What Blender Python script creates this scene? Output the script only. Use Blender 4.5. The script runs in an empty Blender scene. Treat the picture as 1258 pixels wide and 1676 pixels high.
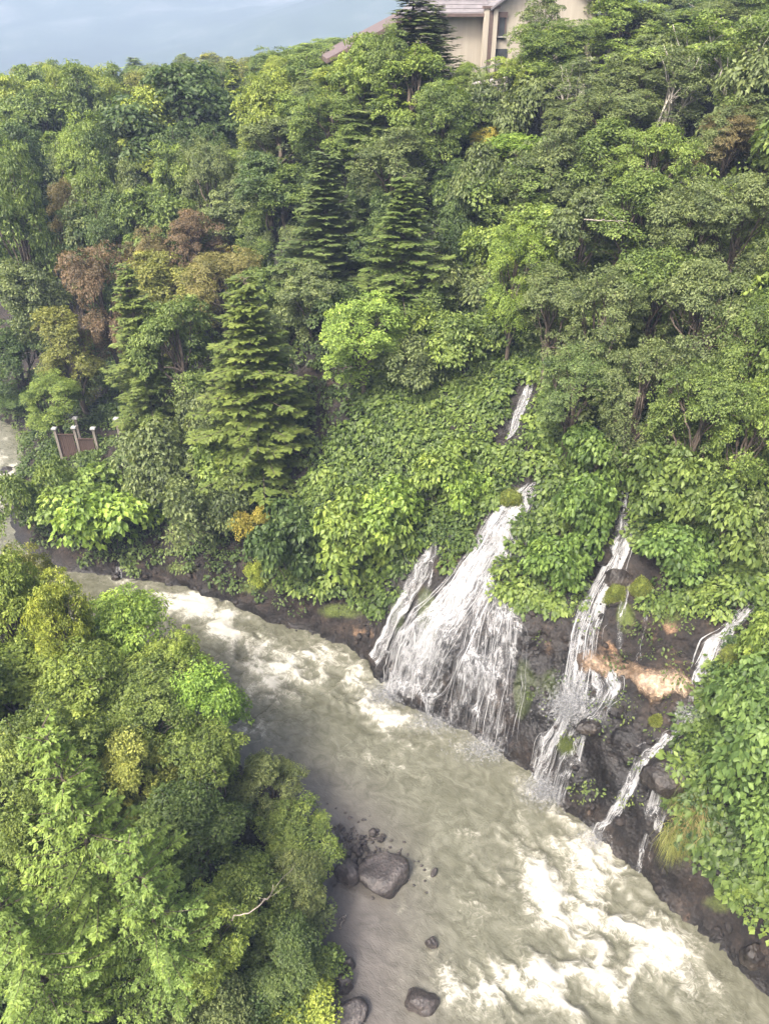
import bpy, math
import numpy as np
from mathutils import Vector

SC = bpy.context.scene
COL = SC.collection
# ------------------------------------------------------------------ camera
H, PITCH, FPX = 30.0, math.radians(34), 1210.0      # eye height, tilt below level, focal length in photo pixels
cam_d = bpy.data.cameras.new("camera"); cam = bpy.data.objects.new("camera", cam_d); COL.objects.link(cam)
cam.location = (0, 0, H); cam.rotation_euler = (math.radians(90) - PITCH, 0, 0)
cam_d.sensor_fit = 'VERTICAL'; cam_d.sensor_height = 36.0; cam_d.lens = 36.0 * FPX / 1676.0
cam_d.clip_start = 0.1; cam_d.clip_end = 9000
SC.camera = cam
# ------------------------------------------------------------------ sky, sun, exposure
SUN_EL, SUN_AZ = 54.0, -140.0      # azimuth from +Y, clockwise
W = bpy.data.worlds.new("World"); SC.world = W; W.use_nodes = True
wn = W.node_tree.nodes; wl = W.node_tree.links
sky = wn.new("ShaderNodeTexSky"); sky.sky_type = 'NISHITA'; sky.sun_disc = False
sky.sun_elevation = math.radians(SUN_EL); sky.sun_rotation = math.radians(SUN_AZ)
sky.air_density = 1.0; sky.dust_density = 10.0; sky.ozone_density = 0.6
bg = wn["Background"]; bg.inputs["Strength"].default_value = 0.095
wl.new(sky.outputs[0], bg.inputs["Color"])
sun_d = bpy.data.lights.new("sun", 'SUN'); sun_d.energy = 1.5; sun_d.angle = math.radians(12); sun_d.color = (1.0, 0.96, 0.89)
sun = bpy.data.objects.new("sun", sun_d); COL.objects.link(sun)
_az, _el = math.radians(SUN_AZ), math.radians(SUN_EL)
sun_dir = Vector((math.sin(_az) * math.cos(_el), math.cos(_az) * math.cos(_el), math.sin(_el)))
sun.rotation_euler = sun_dir.to_track_quat('Z', 'Y').to_euler()
vs = SC.view_settings; vs.view_transform = 'Standard'; vs.look = 'None'; vs.exposure = 2.3; vs.gamma = 1.0
SC.render.engine = 'CYCLES'
cy = SC.cycles
cy.max_bounces = 5; cy.diffuse_bounces = 3; cy.glossy_bounces = 2; cy.transmission_bounces = 3; cy.transparent_max_bounces = 8
cy.volume_bounces = 0; cy.caustics_reflective = False; cy.caustics_refractive = False
cy.use_denoising = True

rng = np.random.default_rng(11)

# ------------------------------------------------------------------ numeric helpers
def _h(ix, iy, iz, seed):
    h = (ix * 374761393 + iy * 668265263 + iz * 2147483647 + seed * 1274126177).astype(np.int64) & 0xffffffff
    h = ((h ^ (h >> 13)) * 1274126177) & 0xffffffff
    h = ((h ^ (h >> 16)) * 2246822519) & 0xffffffff
    return ((h ^ (h >> 15)) & 0xffff) / 65535.0

def noise(x, y, z=0.0, seed=0):
    x, y, z = np.broadcast_arrays(np.asarray(x, float), np.asarray(y, float), np.asarray(z, float))
    xi, yi, zi = np.floor(x).astype(np.int64), np.floor(y).astype(np.int64), np.floor(z).astype(np.int64)
    fx, fy, fz = x - xi, y - yi, z - zi
    fx, fy, fz = [t * t * t * (t * (t * 6 - 15) + 10) for t in (fx, fy, fz)]
    r = 0
    for dx in (0, 1):
        for dy in (0, 1):
            for dz in (0, 1):
                w = (fx if dx else 1 - fx) * (fy if dy else 1 - fy) * (fz if dz else 1 - fz)
                r = r + w * _h(xi + dx, yi + dy, zi + dz, seed)
    return r * 2 - 1

def fbm(x, y, z=0.0, oct=4, seed=0, gain=0.5):
    r, a, f, t = 0, 1, 1, 0
    for o in range(oct):
        r = r + a * noise(np.asarray(x) * f + 17.3 * o, np.asarray(y) * f - 9.1 * o, np.asarray(z) * f + 5.7 * o, seed + o)
        t += a; a *= gain; f *= 2.03
    return r / t

def ridged(x, y, z=0.0, oct=4, seed=0):
    r, a, f, t = 0, 1, 1, 0
    for o in range(oct):
        r = r + a * (1 - np.abs(noise(np.asarray(x) * f + 7 * o, np.asarray(y) * f, np.asarray(z) * f, seed + o)) * 1.6)
        t += a; a *= 0.5; f *= 2.1
    return r / t

def worley(x, y, z, seed=0):
    xi, yi, zi = np.floor(x).astype(np.int64), np.floor(y).astype(np.int64), np.floor(z).astype(np.int64)
    d = np.full(np.shape(x), 9.0); idv = np.zeros(np.shape(x))
    for dx in (-1, 0, 1):
        for dy in (-1, 0, 1):
            for dz in (-1, 0, 1):
                cx, cy_, cz = xi + dx, yi + dy, zi + dz
                q = (x - cx - _h(cx, cy_, cz, seed)) ** 2 + (y - cy_ - _h(cx, cy_, cz, seed + 1)) ** 2 + (z - cz - _h(cx, cy_, cz, seed + 2)) ** 2
                k = q < d; d = np.where(k, q, d); idv = np.where(k, _h(cx, cy_, cz, seed + 3), idv)
    return np.sqrt(d), idv

def sstep(a, b, x):
    t = np.clip((np.asarray(x, float) - a) / (b - a), 0, 1); return t * t * (3 - 2 * t)

def norm(v):
    return v / np.maximum(np.linalg.norm(v, axis=-1, keepdims=True), 1e-9)

# ------------------------------------------------------------------ the land: water lines, banks, height
RB = np.array([(-400, 150), (-140, 92), (-70, 70), (-50, 64), (-38, 60), (-31, 55), (-28.5, 50), (-27, 44), (-24.5, 40), (-20.7, 37.6), (-17.2, 37), (-12.6, 35.8),
               (-9.3, 34.3), (-5.7, 32.2), (-2.4, 30.9), (-1, 29.4), (.4, 27.2), (2.2, 25.6), (4, 24.6), (6, 23.3), (7, 22.1), (8.1, 20.4),
               (9.2, 19.1), (10.6, 17.3), (11.6, 15.7), (13, 14.1), (14.1, 12.4), (17, 8), (21, 0), (26, -12), (60, -90), (150, -300)], float)
LB = np.array([(-400, 134), (-140, 78), (-72, 57), (-52, 51.5), (-42, 47.5), (-36.5, 43), (-32, 37.5), (-25, 33.5), (-19, 31), (-14, 28.8), (-10.5, 26), (-7.2, 23.2),
               (-5, 20.6), (-3.2, 17.5), (-2.6, 14), (-2.4, 10), (-1, 3), (2, -8), (32, -90), (112, -300)], float)

def sdist(poly, X, Y):
    """signed distance to a water line (positive on its left-hand side going downstream) and arc length"""
    X = np.asarray(X, float); Y = np.asarray(Y, float)
    best = np.full(X.shape, 1e18); sg = np.ones(X.shape); sa = np.zeros(X.shape); acc = 0.0
    for a, b in zip(poly[:-1], poly[1:]):
        e = b - a; L = math.hypot(*e)
        t = np.clip(((X - a[0]) * e[0] + (Y - a[1]) * e[1]) / (L * L), 0, 1)
        dx, dy = X - a[0] - t * e[0], Y - a[1] - t * e[1]
        d2 = dx * dx + dy * dy
        c = e[0] * (Y - a[1]) - e[1] * (X - a[0])
        k = d2 < best - 1e-9
        best = np.where(k, d2, best); sg = np.where(k, np.sign(c), sg); sa = np.where(k, acc + t * L, sa)
        acc += L
    return np.sqrt(best) * sg, sa

PRX = [0, .25, 1.1, 3.2, 6, 10, 22, 32, 40, 90, 300]
PRZ = [-.1, .7, 3.0, 5.6, 7.6, 10.6, 20.3, 25.8, 27, 28.5, 31]
PUX = [0, .3, 1.0, 3.0, 10, 22, 40, 90, 300]
PUZ = [-.1, .5, 1.8, 2.8, 5.6, 11, 14.5, 17, 20]
PLX = [0, 1, 4, 10, 25, 40, 60, 200]
PLZ = [-.1, .7, 1.7, 4, 13, 21, 27, 34]
BUMPS = []     # (x, y, radius, height) rock swellings on the bank

def G(X, Y, bumps=True):
    X = np.asarray(X, float); Y = np.asarray(Y, float)
    dr, s = sdist(RB, X, Y); dl, _ = sdist(LB, X, Y); dl = -dl
    wob = 0.35 * fbm(X * .55, Y * .55, 0, 3, 5)
    k = sstep(-19, 0, X) * 0.999
    drw = dr + wob * sstep(0, 2, dr)
    hr = np.interp(drw, PRX, PRZ) * k + np.interp(drw, PUX, PUZ) * (1 - k)
    hr = hr * (1 - 0.35 * sstep(-30, -90, X) * sstep(20, 60, dr))
    hl = np.interp(dl, PLX, PLZ)
    bed = -1.3 * sstep(0, 1.6, np.minimum(-dr, -dl)) - .1
    z = np.where(dr > 0, hr, np.where(dl > 0, hl, bed))
    amp = sstep(2, 8, dr) * sstep(0, 1, dr) + sstep(2, 8, dl)
    z = z + amp * (0.7 * fbm(X * .16, Y * .16, 0, 3, 8))
    far = sstep(150, 520, np.hypot(X, Y))
    z = z * (1 - far) + far * (-38 + 7 * fbm(X * .006, Y * .006, 0, 3, 3))
    if bumps:
        for bx, by, r, h in BUMPS:
            q = ((X - bx) ** 2 + (Y - by) ** 2) / (r * r)
            z = z + h * np.exp(-q * 1.5) * (dr > -.3) * sstep(-.3, .8, dr)
    return z

cP, sP = math.cos(PITCH), math.sin(PITCH)
def ray(x, y):
    u = (x - 629) / FPX; v = -(y - 838) / FPX
    return np.array([u, cP + v * sP, -sP + v * cP])
def at(x, y, Y):
    d = ray(x, y); t = Y / d[1]; return np.array([d[0] * t, Y, H + d[2] * t])
def atz(x, y, z):
    d = ray(x, y); t = (z - H) / d[2]; return np.array([d[0] * t, d[1] * t, z])
def hit(x, y, bumps=True):
    d = ray(x, y); t = np.linspace(8, 260, 3200)
    P = d[None] * t[:, None]; P[:, 2] += H
    g = P[:, 2] - np.maximum(G(P[:, 0], P[:, 1], bumps), 0.0)
    i = np.argmax(g < 0)
    if i == 0: i = len(t) - 1
    f = g[i - 1] / (g[i - 1] - g[i]); return P[i - 1] * (1 - f) + P[i] * f
def pix(P):
    P = np.asarray(P, float); x, y, z = P[..., 0], P[..., 1], P[..., 2] - H
    dep = y * cP - z * sP; up = y * sP + z * cP
    return 629 + FPX * x / dep, 838 - FPX * up / dep
def inpoly(px, py, poly):
    r = np.zeros(np.shape(px), bool); n = len(poly)
    for i in range(n):
        x1, y1 = poly[i]; x2, y2 = poly[(i + 1) % n]
        c = ((y1 > py) != (y2 > py)) & (px < (x2 - x1) * (py - y1) / ((y2 - y1) + 1e-9) + x1)
        r ^= c
    return r

for (x, y, r, h) in [(1000, 1225, 1.9, 1.0), (935, 1215, 1.2, .7), (1085, 1290, 1.5, 1.0), (1060, 1120, 1.2, .75), (1130, 1130, .9, .5), (985, 905, .7, .5),
                     (1030, 1040, 1.3, -.9), (890, 1080, 1.0, -.6), (760, 1080, 1.6, .5), (660, 1020, 1.0, .5), (1150, 1400, 1.3, .6), (1020, 720, 1.4, -1.0), (830, 690, .9, -.6), (700, 1010, .7, .35)]:
    p = hit(x, y, False); BUMPS.append((p[0], p[1], r, h))

# ------------------------------------------------------------------ materials
MATS = {}
def mat(name):
    m = bpy.data.materials.new(name); m.use_nodes = True; MATS[name] = m
    nt = m.node_tree; b = nt.nodes["Principled BSDF"]
    return m, nt.nodes, nt.links, b
def nd(ns, typ, **kw):
    n = ns.new(typ)
    for k, v in kw.items():
        if k in n.inputs: n.inputs[k].default_value = v
        else: setattr(n, k, v)
    return n
def ramp(ns, pts):
    r = ns.new("ShaderNodeValToRGB"); e = r.color_ramp.elements
    while len(e) < len(pts): e.new(.5)
    for q, (p, c) in zip(e, pts): q.position = p; q.color = (*c, 1) if len(c) == 3 else c
    return r
def mixc(ns, ls, fac, a, b, mode='MIX'):
    m = ns.new("ShaderNodeMix"); m.data_type = 'RGBA'; m.blend_type = mode; m.clamp_result = False
    for sock, v in ((m.inputs[0], fac), (m.inputs[6], a), (m.inputs[7], b)):
        if hasattr(v, "is_linked") or hasattr(v, "links"): ls.new(v, sock)
        elif isinstance(v, (int, float)): sock.default_value = v
        else: sock.default_value = (*v, 1)
    return m.outputs[2]

def leaf_material(name, transl=.38, rough=.5, spec=.35):
    m, ns, ls, b = mat(name)
    oi = ns.new("ShaderNodeObjectInfo"); at_ = nd(ns, "ShaderNodeAttribute", attribute_name="tint")
    mr = nd(ns, "ShaderNodeMapRange"); mr.inputs[3].default_value = .475; mr.inputs[4].default_value = .515   # hue: cooler to yellower
    inv = nd(ns, "ShaderNodeMath", operation='SUBTRACT'); inv.inputs[0].default_value = 1.0; ls.new(at_.outputs["Fac"], inv.inputs[1])
    ls.new(inv.outputs[0], mr.inputs[0])
    mv = nd(ns, "ShaderNodeMapRange"); mv.inputs[3].default_value = .35; mv.inputs[4].default_value = 1.75; ls.new(at_.outputs["Fac"], mv.inputs[0])  # leaf tone varies; the wide spread also paints highlight specks and clump shading
    hs = nd(ns, "ShaderNodeHueSaturation", Saturation=.97); ls.new(oi.outputs["Color"], hs.inputs["Color"]); ls.new(mr.outputs[0], hs.inputs["Hue"]); ls.new(mv.outputs[0], hs.inputs["Value"])
    ls.new(hs.outputs[0], b.inputs["Base Color"])
    b.inputs["Roughness"].default_value = rough; b.inputs["Specular IOR Level"].default_value = spec
    tr = ns.new("ShaderNodeBsdfTranslucent")
    tc = mixc(ns, ls, 1.0, hs.outputs[0], (1.25, 1.2, .6), 'MULTIPLY'); ls.new(tc, tr.inputs["Color"])
    mx = nd(ns, "ShaderNodeMixShader", Fac=transl); ls.new(b.outputs[0], mx.inputs[1]); ls.new(tr.outputs[0], mx.inputs[2])
    ls.new(mx.outputs[0], ns["Material Output"].inputs["Surface"])
    return m
LEAF = leaf_material("leaf"); NEEDLE = leaf_material("needle", .2, .55, .3)

def bark_material(name, c1, c2, sc=6.0):
    m, ns, ls, b = mat(name)
    tc = ns.new("ShaderNodeTexCoord"); mp = nd(ns, "ShaderNodeMapping"); mp.inputs["Scale"].default_value = (sc, sc, sc * .25)
    n = nd(ns, "ShaderNodeTexNoise", Scale=1.0, Detail=6.0); ls.new(tc.outputs["Object"], mp.inputs[0]); ls.new(mp.outputs[0], n.inputs[0])
    r = ramp(ns, [(.35, c1), (.65, c2)]); ls.new(n.outputs[0], r.inputs[0]); ls.new(r.outputs[0], b.inputs["Base Color"])
    bp = nd(ns, "ShaderNodeBump", Strength=.5, Distance=.03); ls.new(n.outputs[0], bp.inputs["Height"]); ls.new(bp.outputs[0], b.inputs["Normal"])
    b.inputs["Roughness"].default_value = .9; return m
BARK = bark_material("bark", (.035, .028, .02), (.14, .11, .085))
PALE = bark_material("pale_bark", (.18, .16, .13), (.5, .47, .42), 3.0)
DEADW = bark_material("dead_wood", (.1, .085, .07), (.27, .24, .2), 5.0)

def rock_nodes(ns, ls, b, base, scale=1.0, bumpd=.05):
    """speckled stone colour plus relief; returns colour socket"""
    tc = ns.new("ShaderNodeTexCoord")
    n1 = nd(ns, "ShaderNodeTexNoise", Scale=.7 * scale, Detail=8.0, Roughness=.65); ls.new(tc.outputs["Object"], n1.inputs[0])
    r1 = ramp(ns, base); ls.new(n1.outputs[0], r1.inputs[0])
    v = nd(ns, "ShaderNodeTexVoronoi", Scale=6.0 * scale); ls.new(tc.outputs["Object"], v.inputs[0])
    n2 = nd(ns, "ShaderNodeTexNoise", Scale=14.0 * scale, Detail=5.0, Roughness=.7); ls.new(tc.outputs["Object"], n2.inputs[0])
    vr = ramp(ns, [(0, (.55, .55, .55)), (1, (1.5, 1.45, 1.35))]); sep = nd(ns, "ShaderNodeSeparateColor"); ls.new(v.outputs["Color"], sep.inputs[0]); ls.new(sep.outputs[0], vr.inputs[0])
    c = mixc(ns, ls, .8, r1.outputs[0], vr.outputs[0], 'MULTIPLY')
    nr = ramp(ns, [(.3, (.5, .5, .5)), (.75, (1.4, 1.4, 1.4))]); ls.new(n2.outputs[0], nr.inputs[0])
    c = mixc(ns, ls, .8, c, nr.outputs[0], 'MULTIPLY')
    ad = nd(ns, "ShaderNodeMath", operation='ADD'); ls.new(n2.outputs[0], ad.inputs[0]); ls.new(v.outputs["Distance"], ad.inputs[1])
    bp = nd(ns, "ShaderNodeBump", Strength=.9, Distance=bumpd); ls.new(ad.outputs[0], bp.inputs["Height"]); ls.new(bp.outputs[0], b.inputs["Normal"])
    return c, n1, n2

def attr(ns, name):
    return nd(ns, "ShaderNodeAttribute", attribute_name=name).outputs["Fac"]

# ground: forest soil, gorge rock, wet rock, moss, ochre mineral crust
m, ns, ls, b = mat("gorge_ground")
c, n1, n2 = rock_nodes(ns, ls, b, [(.3, (.005, .0036, .0026)), (.5, (.016, .011, .0078)), (.7, (.05, .035, .024))])
soil = ramp(ns, [(.3, (.006, .0065, .003)), (.7, (.018, .02, .009))]); ls.new(n1.outputs[0], soil.inputs[0])
col = mixc(ns, ls, attr(ns, "rock"), soil.outputs[0], c)
och = ramp(ns, [(.3, (.07, .036, .018)), (.5, (.19, .115, .065)), (.7, (.33, .245, .17))]); ls.new(n2.outputs[0], och.inputs[0])
def breakup(ns, ls, at_sock, lo=.35, hi=.6, amount=.55):
    a = nd(ns, "ShaderNodeMath", operation='MULTIPLY_ADD'); ls.new(n1.outputs[0], a.inputs[0]); a.inputs[1].default_value = amount; ls.new(at_sock, a.inputs[2])
    mr = nd(ns, "ShaderNodeMapRange", interpolation_type='SMOOTHSTEP'); mr.inputs[1].default_value = lo + amount * .5; mr.inputs[2].default_value = hi + amount * .5; ls.new(a.outputs[0], mr.inputs[0]); return mr.outputs[0]
col = mixc(ns, ls, breakup(ns, ls, attr(ns, "ochre"), .3, .6), col, och.outputs[0])
dk = nd(ns, 'ShaderNodeTexVoronoi', Scale=2.2, feature='DISTANCE_TO_EDGE'); nw = nd(ns, 'ShaderNodeVectorMath', operation='MULTIPLY_ADD'); tcx = ns.new('ShaderNodeTexCoord'); ls.new(n2.outputs['Color'], nw.inputs[0]); nw.inputs[1].default_value = (.35, .35, .35); ls.new(tcx.outputs['Object'], nw.inputs[2]); ls.new(nw.outputs[0], dk.inputs[0])
dr_ = ramp(ns, [(0, (.35, .35, .35)), (.12, (1, 1, 1))]); ls.new(dk.outputs['Distance'], dr_.inputs[0]); col = mixc(ns, ls, .8, col, dr_.outputs[0], 'MULTIPLY')
mos = ramp(ns, [(.3, (.02, .03, .006)), (.7, (.1, .13, .02))]); ls.new(n2.outputs[0], mos.inputs[0])
col = mixc(ns, ls, breakup(ns, ls, attr(ns, "moss"), .35, .55), col, mos.outputs[0])
wet = attr(ns, "wet")
col = mixc(ns, ls, wet, col, mixc(ns, ls, 1.0, col, (.3, .31, .33), 'MULTIPLY'))
ls.new(col, b.inputs["Base Color"])
mr = nd(ns, "ShaderNodeMapRange"); mr.inputs[3].default_value = .9; mr.inputs[4].default_value = .42; ls.new(wet, mr.inputs[0]); ls.new(mr.outputs[0], b.inputs["Roughness"])
GROUND = m

m, ns, ls, b = mat("wet_stone")
c, n1, n2 = rock_nodes(ns, ls, b, [(.3, (.022, .019, .018)), (.5, (.044, .038, .037)), (.7, (.078, .07, .067))], 1.4, .03)
ls.new(c, b.inputs["Base Color"]); b.inputs["Roughness"].default_value = .42; STONE = m
m, ns, ls, b = mat("dark_rock")
c, n1, n2 = rock_nodes(ns, ls, b, [(.3, (.008, .007, .006)), (.5, (.02, .016, .013)), (.7, (.05, .04, .032))], 1.2, .04)
ls.new(c, b.inputs["Base Color"]); b.inputs["Roughness"].default_value = .35; DROCK = m
m, ns, ls, b = mat("pale_rock")
c, n1, n2 = rock_nodes(ns, ls, b, [(.3, (.05, .042, .034)), (.5, (.11, .093, .076)), (.7, (.2, .175, .146))], 1.2, .04)
ls.new(c, b.inputs["Base Color"]); b.inputs["Roughness"].default_value = .8; PROCK = m
m, ns, ls, b = mat("ochre_crust")
c, n1, n2 = rock_nodes(ns, ls, b, [(.32, (.04, .025, .016)), (.44, (.14, .095, .06)), (.56, (.31, .235, .17)), (.7, (.42, .355, .28))], 1.3, .05)
eg = nd(ns, "ShaderNodeMath", operation='MULTIPLY_ADD'); ls.new(n2.outputs[0], eg.inputs[0]); eg.inputs[1].default_value = 1.6; ls.new(attr(ns, "edge"), eg.inputs[2])
er = nd(ns, "ShaderNodeMapRange", interpolation_type='SMOOTHSTEP'); er.inputs[1].default_value = .75; er.inputs[2].default_value = 1.5; ls.new(eg.outputs[0], er.inputs[0])
ls.new(mixc(ns, ls, er.outputs[0], (.03, .02, .013), c), b.inputs["Base Color"]); b.inputs["Roughness"].default_value = .55; OCHRE = m
m, ns, ls, b = mat("moss")
tc = ns.new("ShaderNodeTexCoord"); n = nd(ns, "ShaderNodeTexNoise", Scale=9.0, Detail=6.0); ls.new(tc.outputs["Object"], n.inputs[0])
r = ramp(ns, [(.3, (.025, .035, .006)), (.55, (.085, .11, .014)), (.75, (.16, .18, .03))]); ls.new(n.outputs[0], r.inputs[0]); ls.new(r.outputs[0], b.inputs["Base Color"])
bp = nd(ns, "ShaderNodeBump", Strength=1.0, Distance=.06); ls.new(n.outputs[0], bp.inputs["Height"]); ls.new(bp.outputs[0], b.inputs["Normal"]); b.inputs["Roughness"].default_value = .95; MOSS = m

# muddy flood water with foam
m, ns, ls, b = mat("river_water")
uv = nd(ns, "ShaderNodeAttribute", attribute_name="flow"); foam = attr(ns, "foam"); shal = attr(ns, "shallow")
mp = nd(ns, "ShaderNodeMapping"); mp.inputs["Scale"].default_value = (.85, 1.0, 1); ls.new(uv.outputs["Vector"], mp.inputs[0])
w1 = nd(ns, "ShaderNodeTexNoise", Scale=1.1, Detail=3.0); ls.new(mp.outputs[0], w1.inputs[0])
wa = nd(ns, "ShaderNodeVectorMath", operation='MULTIPLY_ADD'); ls.new(w1.outputs["Color"], wa.inputs[0]); wa.inputs[1].default_value = (.9, .9, 0); ls.new(mp.outputs[0], wa.inputs[2])
f1 = nd(ns, "ShaderNodeTexNoise", Scale=3.0, Detail=8.0, Roughness=.62, Distortion=1.6); ls.new(wa.outputs[0], f1.inputs[0])
f2 = nd(ns, "ShaderNodeTexNoise", Scale=1.3, Detail=8.0, Roughness=.6, Distortion=1.6); ls.new(wa.outputs[0], f2.inputs[0])
mud = ramp(ns, [(.34, (.068, .068, .046)), (.5, (.092, .092, .066)), (.66, (.122, .122, .092))]); ls.new(f2.outputs[0], mud.inputs[0])  # muddy tones, spread to paint dark troughs and light crests into the colour
grey = ramp(ns, [(.3, (.068, .062, .056)), (.7, (.1, .092, .084))]); ls.new(f2.outputs[0], grey.inputs[0])
wcol = mixc(ns, ls, shal, mud.outputs[0], grey.outputs[0])
f4 = nd(ns, "ShaderNodeTexNoise", Scale=1.7, Detail=5.0, Roughness=.55, Distortion=2.2); ls.new(wa.outputs[0], f4.inputs[0])
lc0 = nd(ns, "ShaderNodeMath", operation='SUBTRACT'); ls.new(f4.outputs[0], lc0.inputs[0]); lc0.inputs[1].default_value = .5
lc1 = nd(ns, "ShaderNodeMath", operation='ABSOLUTE'); ls.new(lc0.outputs[0], lc1.inputs[0])
lc2 = nd(ns, "ShaderNodeMapRange"); lc2.inputs[1].default_value = 0; lc2.inputs[2].default_value = .07; lc2.inputs[3].default_value = .22; lc2.inputs[4].default_value = -.02; ls.new(lc1.outputs[0], lc2.inputs[0])
sb0 = nd(ns, "ShaderNodeMath", operation='ADD'); ls.new(f1.outputs[0], sb0.inputs[0]); ls.new(lc2.outputs[0], sb0.inputs[1])
sub = nd(ns, "ShaderNodeMath", operation='SUBTRACT'); ls.new(sb0.outputs[0], sub.inputs[0]); sub.inputs[1].default_value = .53
ma = nd(ns, "ShaderNodeMath", operation='MULTIPLY_ADD'); ls.new(sub.outputs[0], ma.inputs[0]); ma.inputs[1].default_value = 1.25; ls.new(foam, ma.inputs[2])
fr = nd(ns, "ShaderNodeMapRange", interpolation_type='SMOOTHSTEP'); fr.inputs[1].default_value = .06; fr.inputs[2].default_value = 1.15; ls.new(ma.outputs[0], fr.inputs[0])
fcol = ramp(ns, [(.0, (.1, .1, .073)), (.35, (.15, .148, .114)), (.7, (.235, .231, .19)), (1, (.34, .335, .295))]); ls.new(fr.outputs[0], fcol.inputs[0])
ls.new(mixc(ns, ls, fr.outputs[0], wcol, fcol.outputs[0]), b.inputs["Base Color"])
rr = nd(ns, "ShaderNodeMapRange"); rr.inputs[3].default_value = .26; rr.inputs[4].default_value = .7; ls.new(fr.outputs[0], rr.inputs[0]); ls.new(rr.outputs[0], b.inputs["Roughness"])
b.inputs["IOR"].default_value = 1.33
mp2 = nd(ns, "ShaderNodeMapping"); mp2.inputs["Scale"].default_value = (.7, 1.5, 1); ls.new(uv.outputs["Vector"], mp2.inputs[0])
f3 = nd(ns, "ShaderNodeTexNoise", Scale=6.5, Detail=6.0, Roughness=.55, Distortion=1.2); ls.new(mp2.outputs[0], f3.inputs[0])
ad = nd(ns, "ShaderNodeMath", operation='MULTIPLY_ADD'); ls.new(fr.outputs[0], ad.inputs[0]); ad.inputs[1].default_value = .3; ls.new(f3.outputs[0], ad.inputs[2])
bp = nd(ns, "ShaderNodeBump", Strength=.6, Distance=.04); ls.new(ad.outputs[0], bp.inputs["Height"]); ls.new(bp.outputs[0], b.inputs["Normal"])
WATER = m

m, ns, ls, b = mat("white_water")
b.inputs["Base Color"].default_value = (.46, .47, .48, 1); b.inputs["Roughness"].default_value = .35
tr = ns.new("ShaderNodeBsdfTranslucent"); tr.inputs["Color"].default_value = (.42, .43, .44, 1)
mx = nd(ns, "ShaderNodeMixShader", Fac=.35); ls.new(b.outputs[0], mx.inputs[1]); ls.new(tr.outputs[0], mx.inputs[2])
tp = ns.new("ShaderNodeBsdfTransparent"); al = nd(ns, "ShaderNodeAttribute", attribute_name="alpha")
mx2 = nd(ns, "ShaderNodeMixShader"); ls.new(al.outputs["Fac"], mx2.inputs[0]); ls.new(tp.outputs[0], mx2.inputs[1]); ls.new(mx.outputs[0], mx2.inputs[2])
ls.new(mx2.outputs[0], ns["Material Output"].inputs["Surface"]); WHITE = m

m, ns, ls, b = mat("water_veil")
vu = nd(ns, "ShaderNodeAttribute", attribute_name="vuv"); de = attr(ns, "dens")
def vn(sc, det, dist):
    mp = nd(ns, "ShaderNodeMapping"); mp.inputs["Scale"].default_value = sc; ls.new(vu.outputs["Vector"], mp.inputs[0])
    n = nd(ns, "ShaderNodeTexNoise", Scale=1.0, Detail=det, Roughness=.62, Distortion=dist); ls.new(mp.outputs[0], n.inputs[0]); return n.outputs[0]
va, vb = vn((3.6, 1.1, 1), 7.0, 1.2), vn((13, 3.6, 1), 5.0, .8)
v1 = nd(ns, "ShaderNodeMath", operation='MULTIPLY_ADD'); ls.new(vb, v1.inputs[0]); v1.inputs[1].default_value = .75; ls.new(va, v1.inputs[2])
v2 = nd(ns, "ShaderNodeMath", operation='ADD'); ls.new(v1.outputs[0], v2.inputs[0]); ls.new(de, v2.inputs[1])
va_ = nd(ns, "ShaderNodeMapRange", interpolation_type='SMOOTHSTEP'); va_.inputs[1].default_value = 1.24; va_.inputs[2].default_value = 1.8; ls.new(v2.outputs[0], va_.inputs[0])
b.inputs["Base Color"].default_value = (.46, .47, .48, 1); b.inputs["Roughness"].default_value = .4
tr = ns.new("ShaderNodeBsdfTranslucent"); tr.inputs["Color"].default_value = (.46, .47, .48, 1)
mx = nd(ns, "ShaderNodeMixShader", Fac=.35); ls.new(b.outputs[0], mx.inputs[1]); ls.new(tr.outputs[0], mx.inputs[2])
tp = ns.new("ShaderNodeBsdfTransparent"); mx2 = nd(ns, "ShaderNodeMixShader"); ls.new(va_.outputs[0], mx2.inputs[0]); ls.new(tp.outputs[0], mx2.inputs[1]); ls.new(mx.outputs[0], mx2.inputs[2])
ls.new(mx2.outputs[0], ns["Material Output"].inputs["Surface"]); VEIL = m

def plain(name, c, rough=.8, var=.25, scale=4.0, streak=False):
    m, ns, ls, b = mat(name)
    tc = ns.new("ShaderNodeTexCoord"); n = nd(ns, "ShaderNodeTexNoise", Scale=scale, Detail=6.0)
    if streak:
        mp = nd(ns, "ShaderNodeMapping"); mp.inputs["Scale"].default_value = (2.5, 2.5, .3); ls.new(tc.outputs["Object"], mp.inputs[0]); ls.new(mp.outputs[0], n.inputs[0])
    else: ls.new(tc.outputs["Object"], n.inputs[0])
    r = ramp(ns, [(.25, tuple(v * (1 - var) for v in c)), (.75, tuple(min(1, v * (1 + var)) for v in c))]); ls.new(n.outputs[0], r.inputs[0]); ls.new(r.outputs[0], b.inputs["Base Color"])
    b.inputs["Roughness"].default_value = rough; return m
STUCCO = plain("cream_stucco", (.36, .325, .265), .9, .1, 1.5, True)
ROOFM = plain("roof_slate", (.14, .13, .135), .7, .3, 2.0)
TRIM = plain("brown_trim", (.1, .07, .06), .6, .25, 3.0)
GLASS = plain("window_glass", (.05, .055, .06), .1, .2)
BOARD = plain("fence_board", (.055, .034, .027), .8, .35, 3.0, True)
POST = plain("weathered_post", (.17, .15, .13), .85, .25, 4.0, True)
CAPM = plain("post_cap", (.3, .3, .3), .6, .1)
STEEL = plain("deck_metal", (.2, .2, .19), .5, .3)
CONC = plain("concrete", (.35, .33, .3), .9, .25, 1.5, True)
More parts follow.
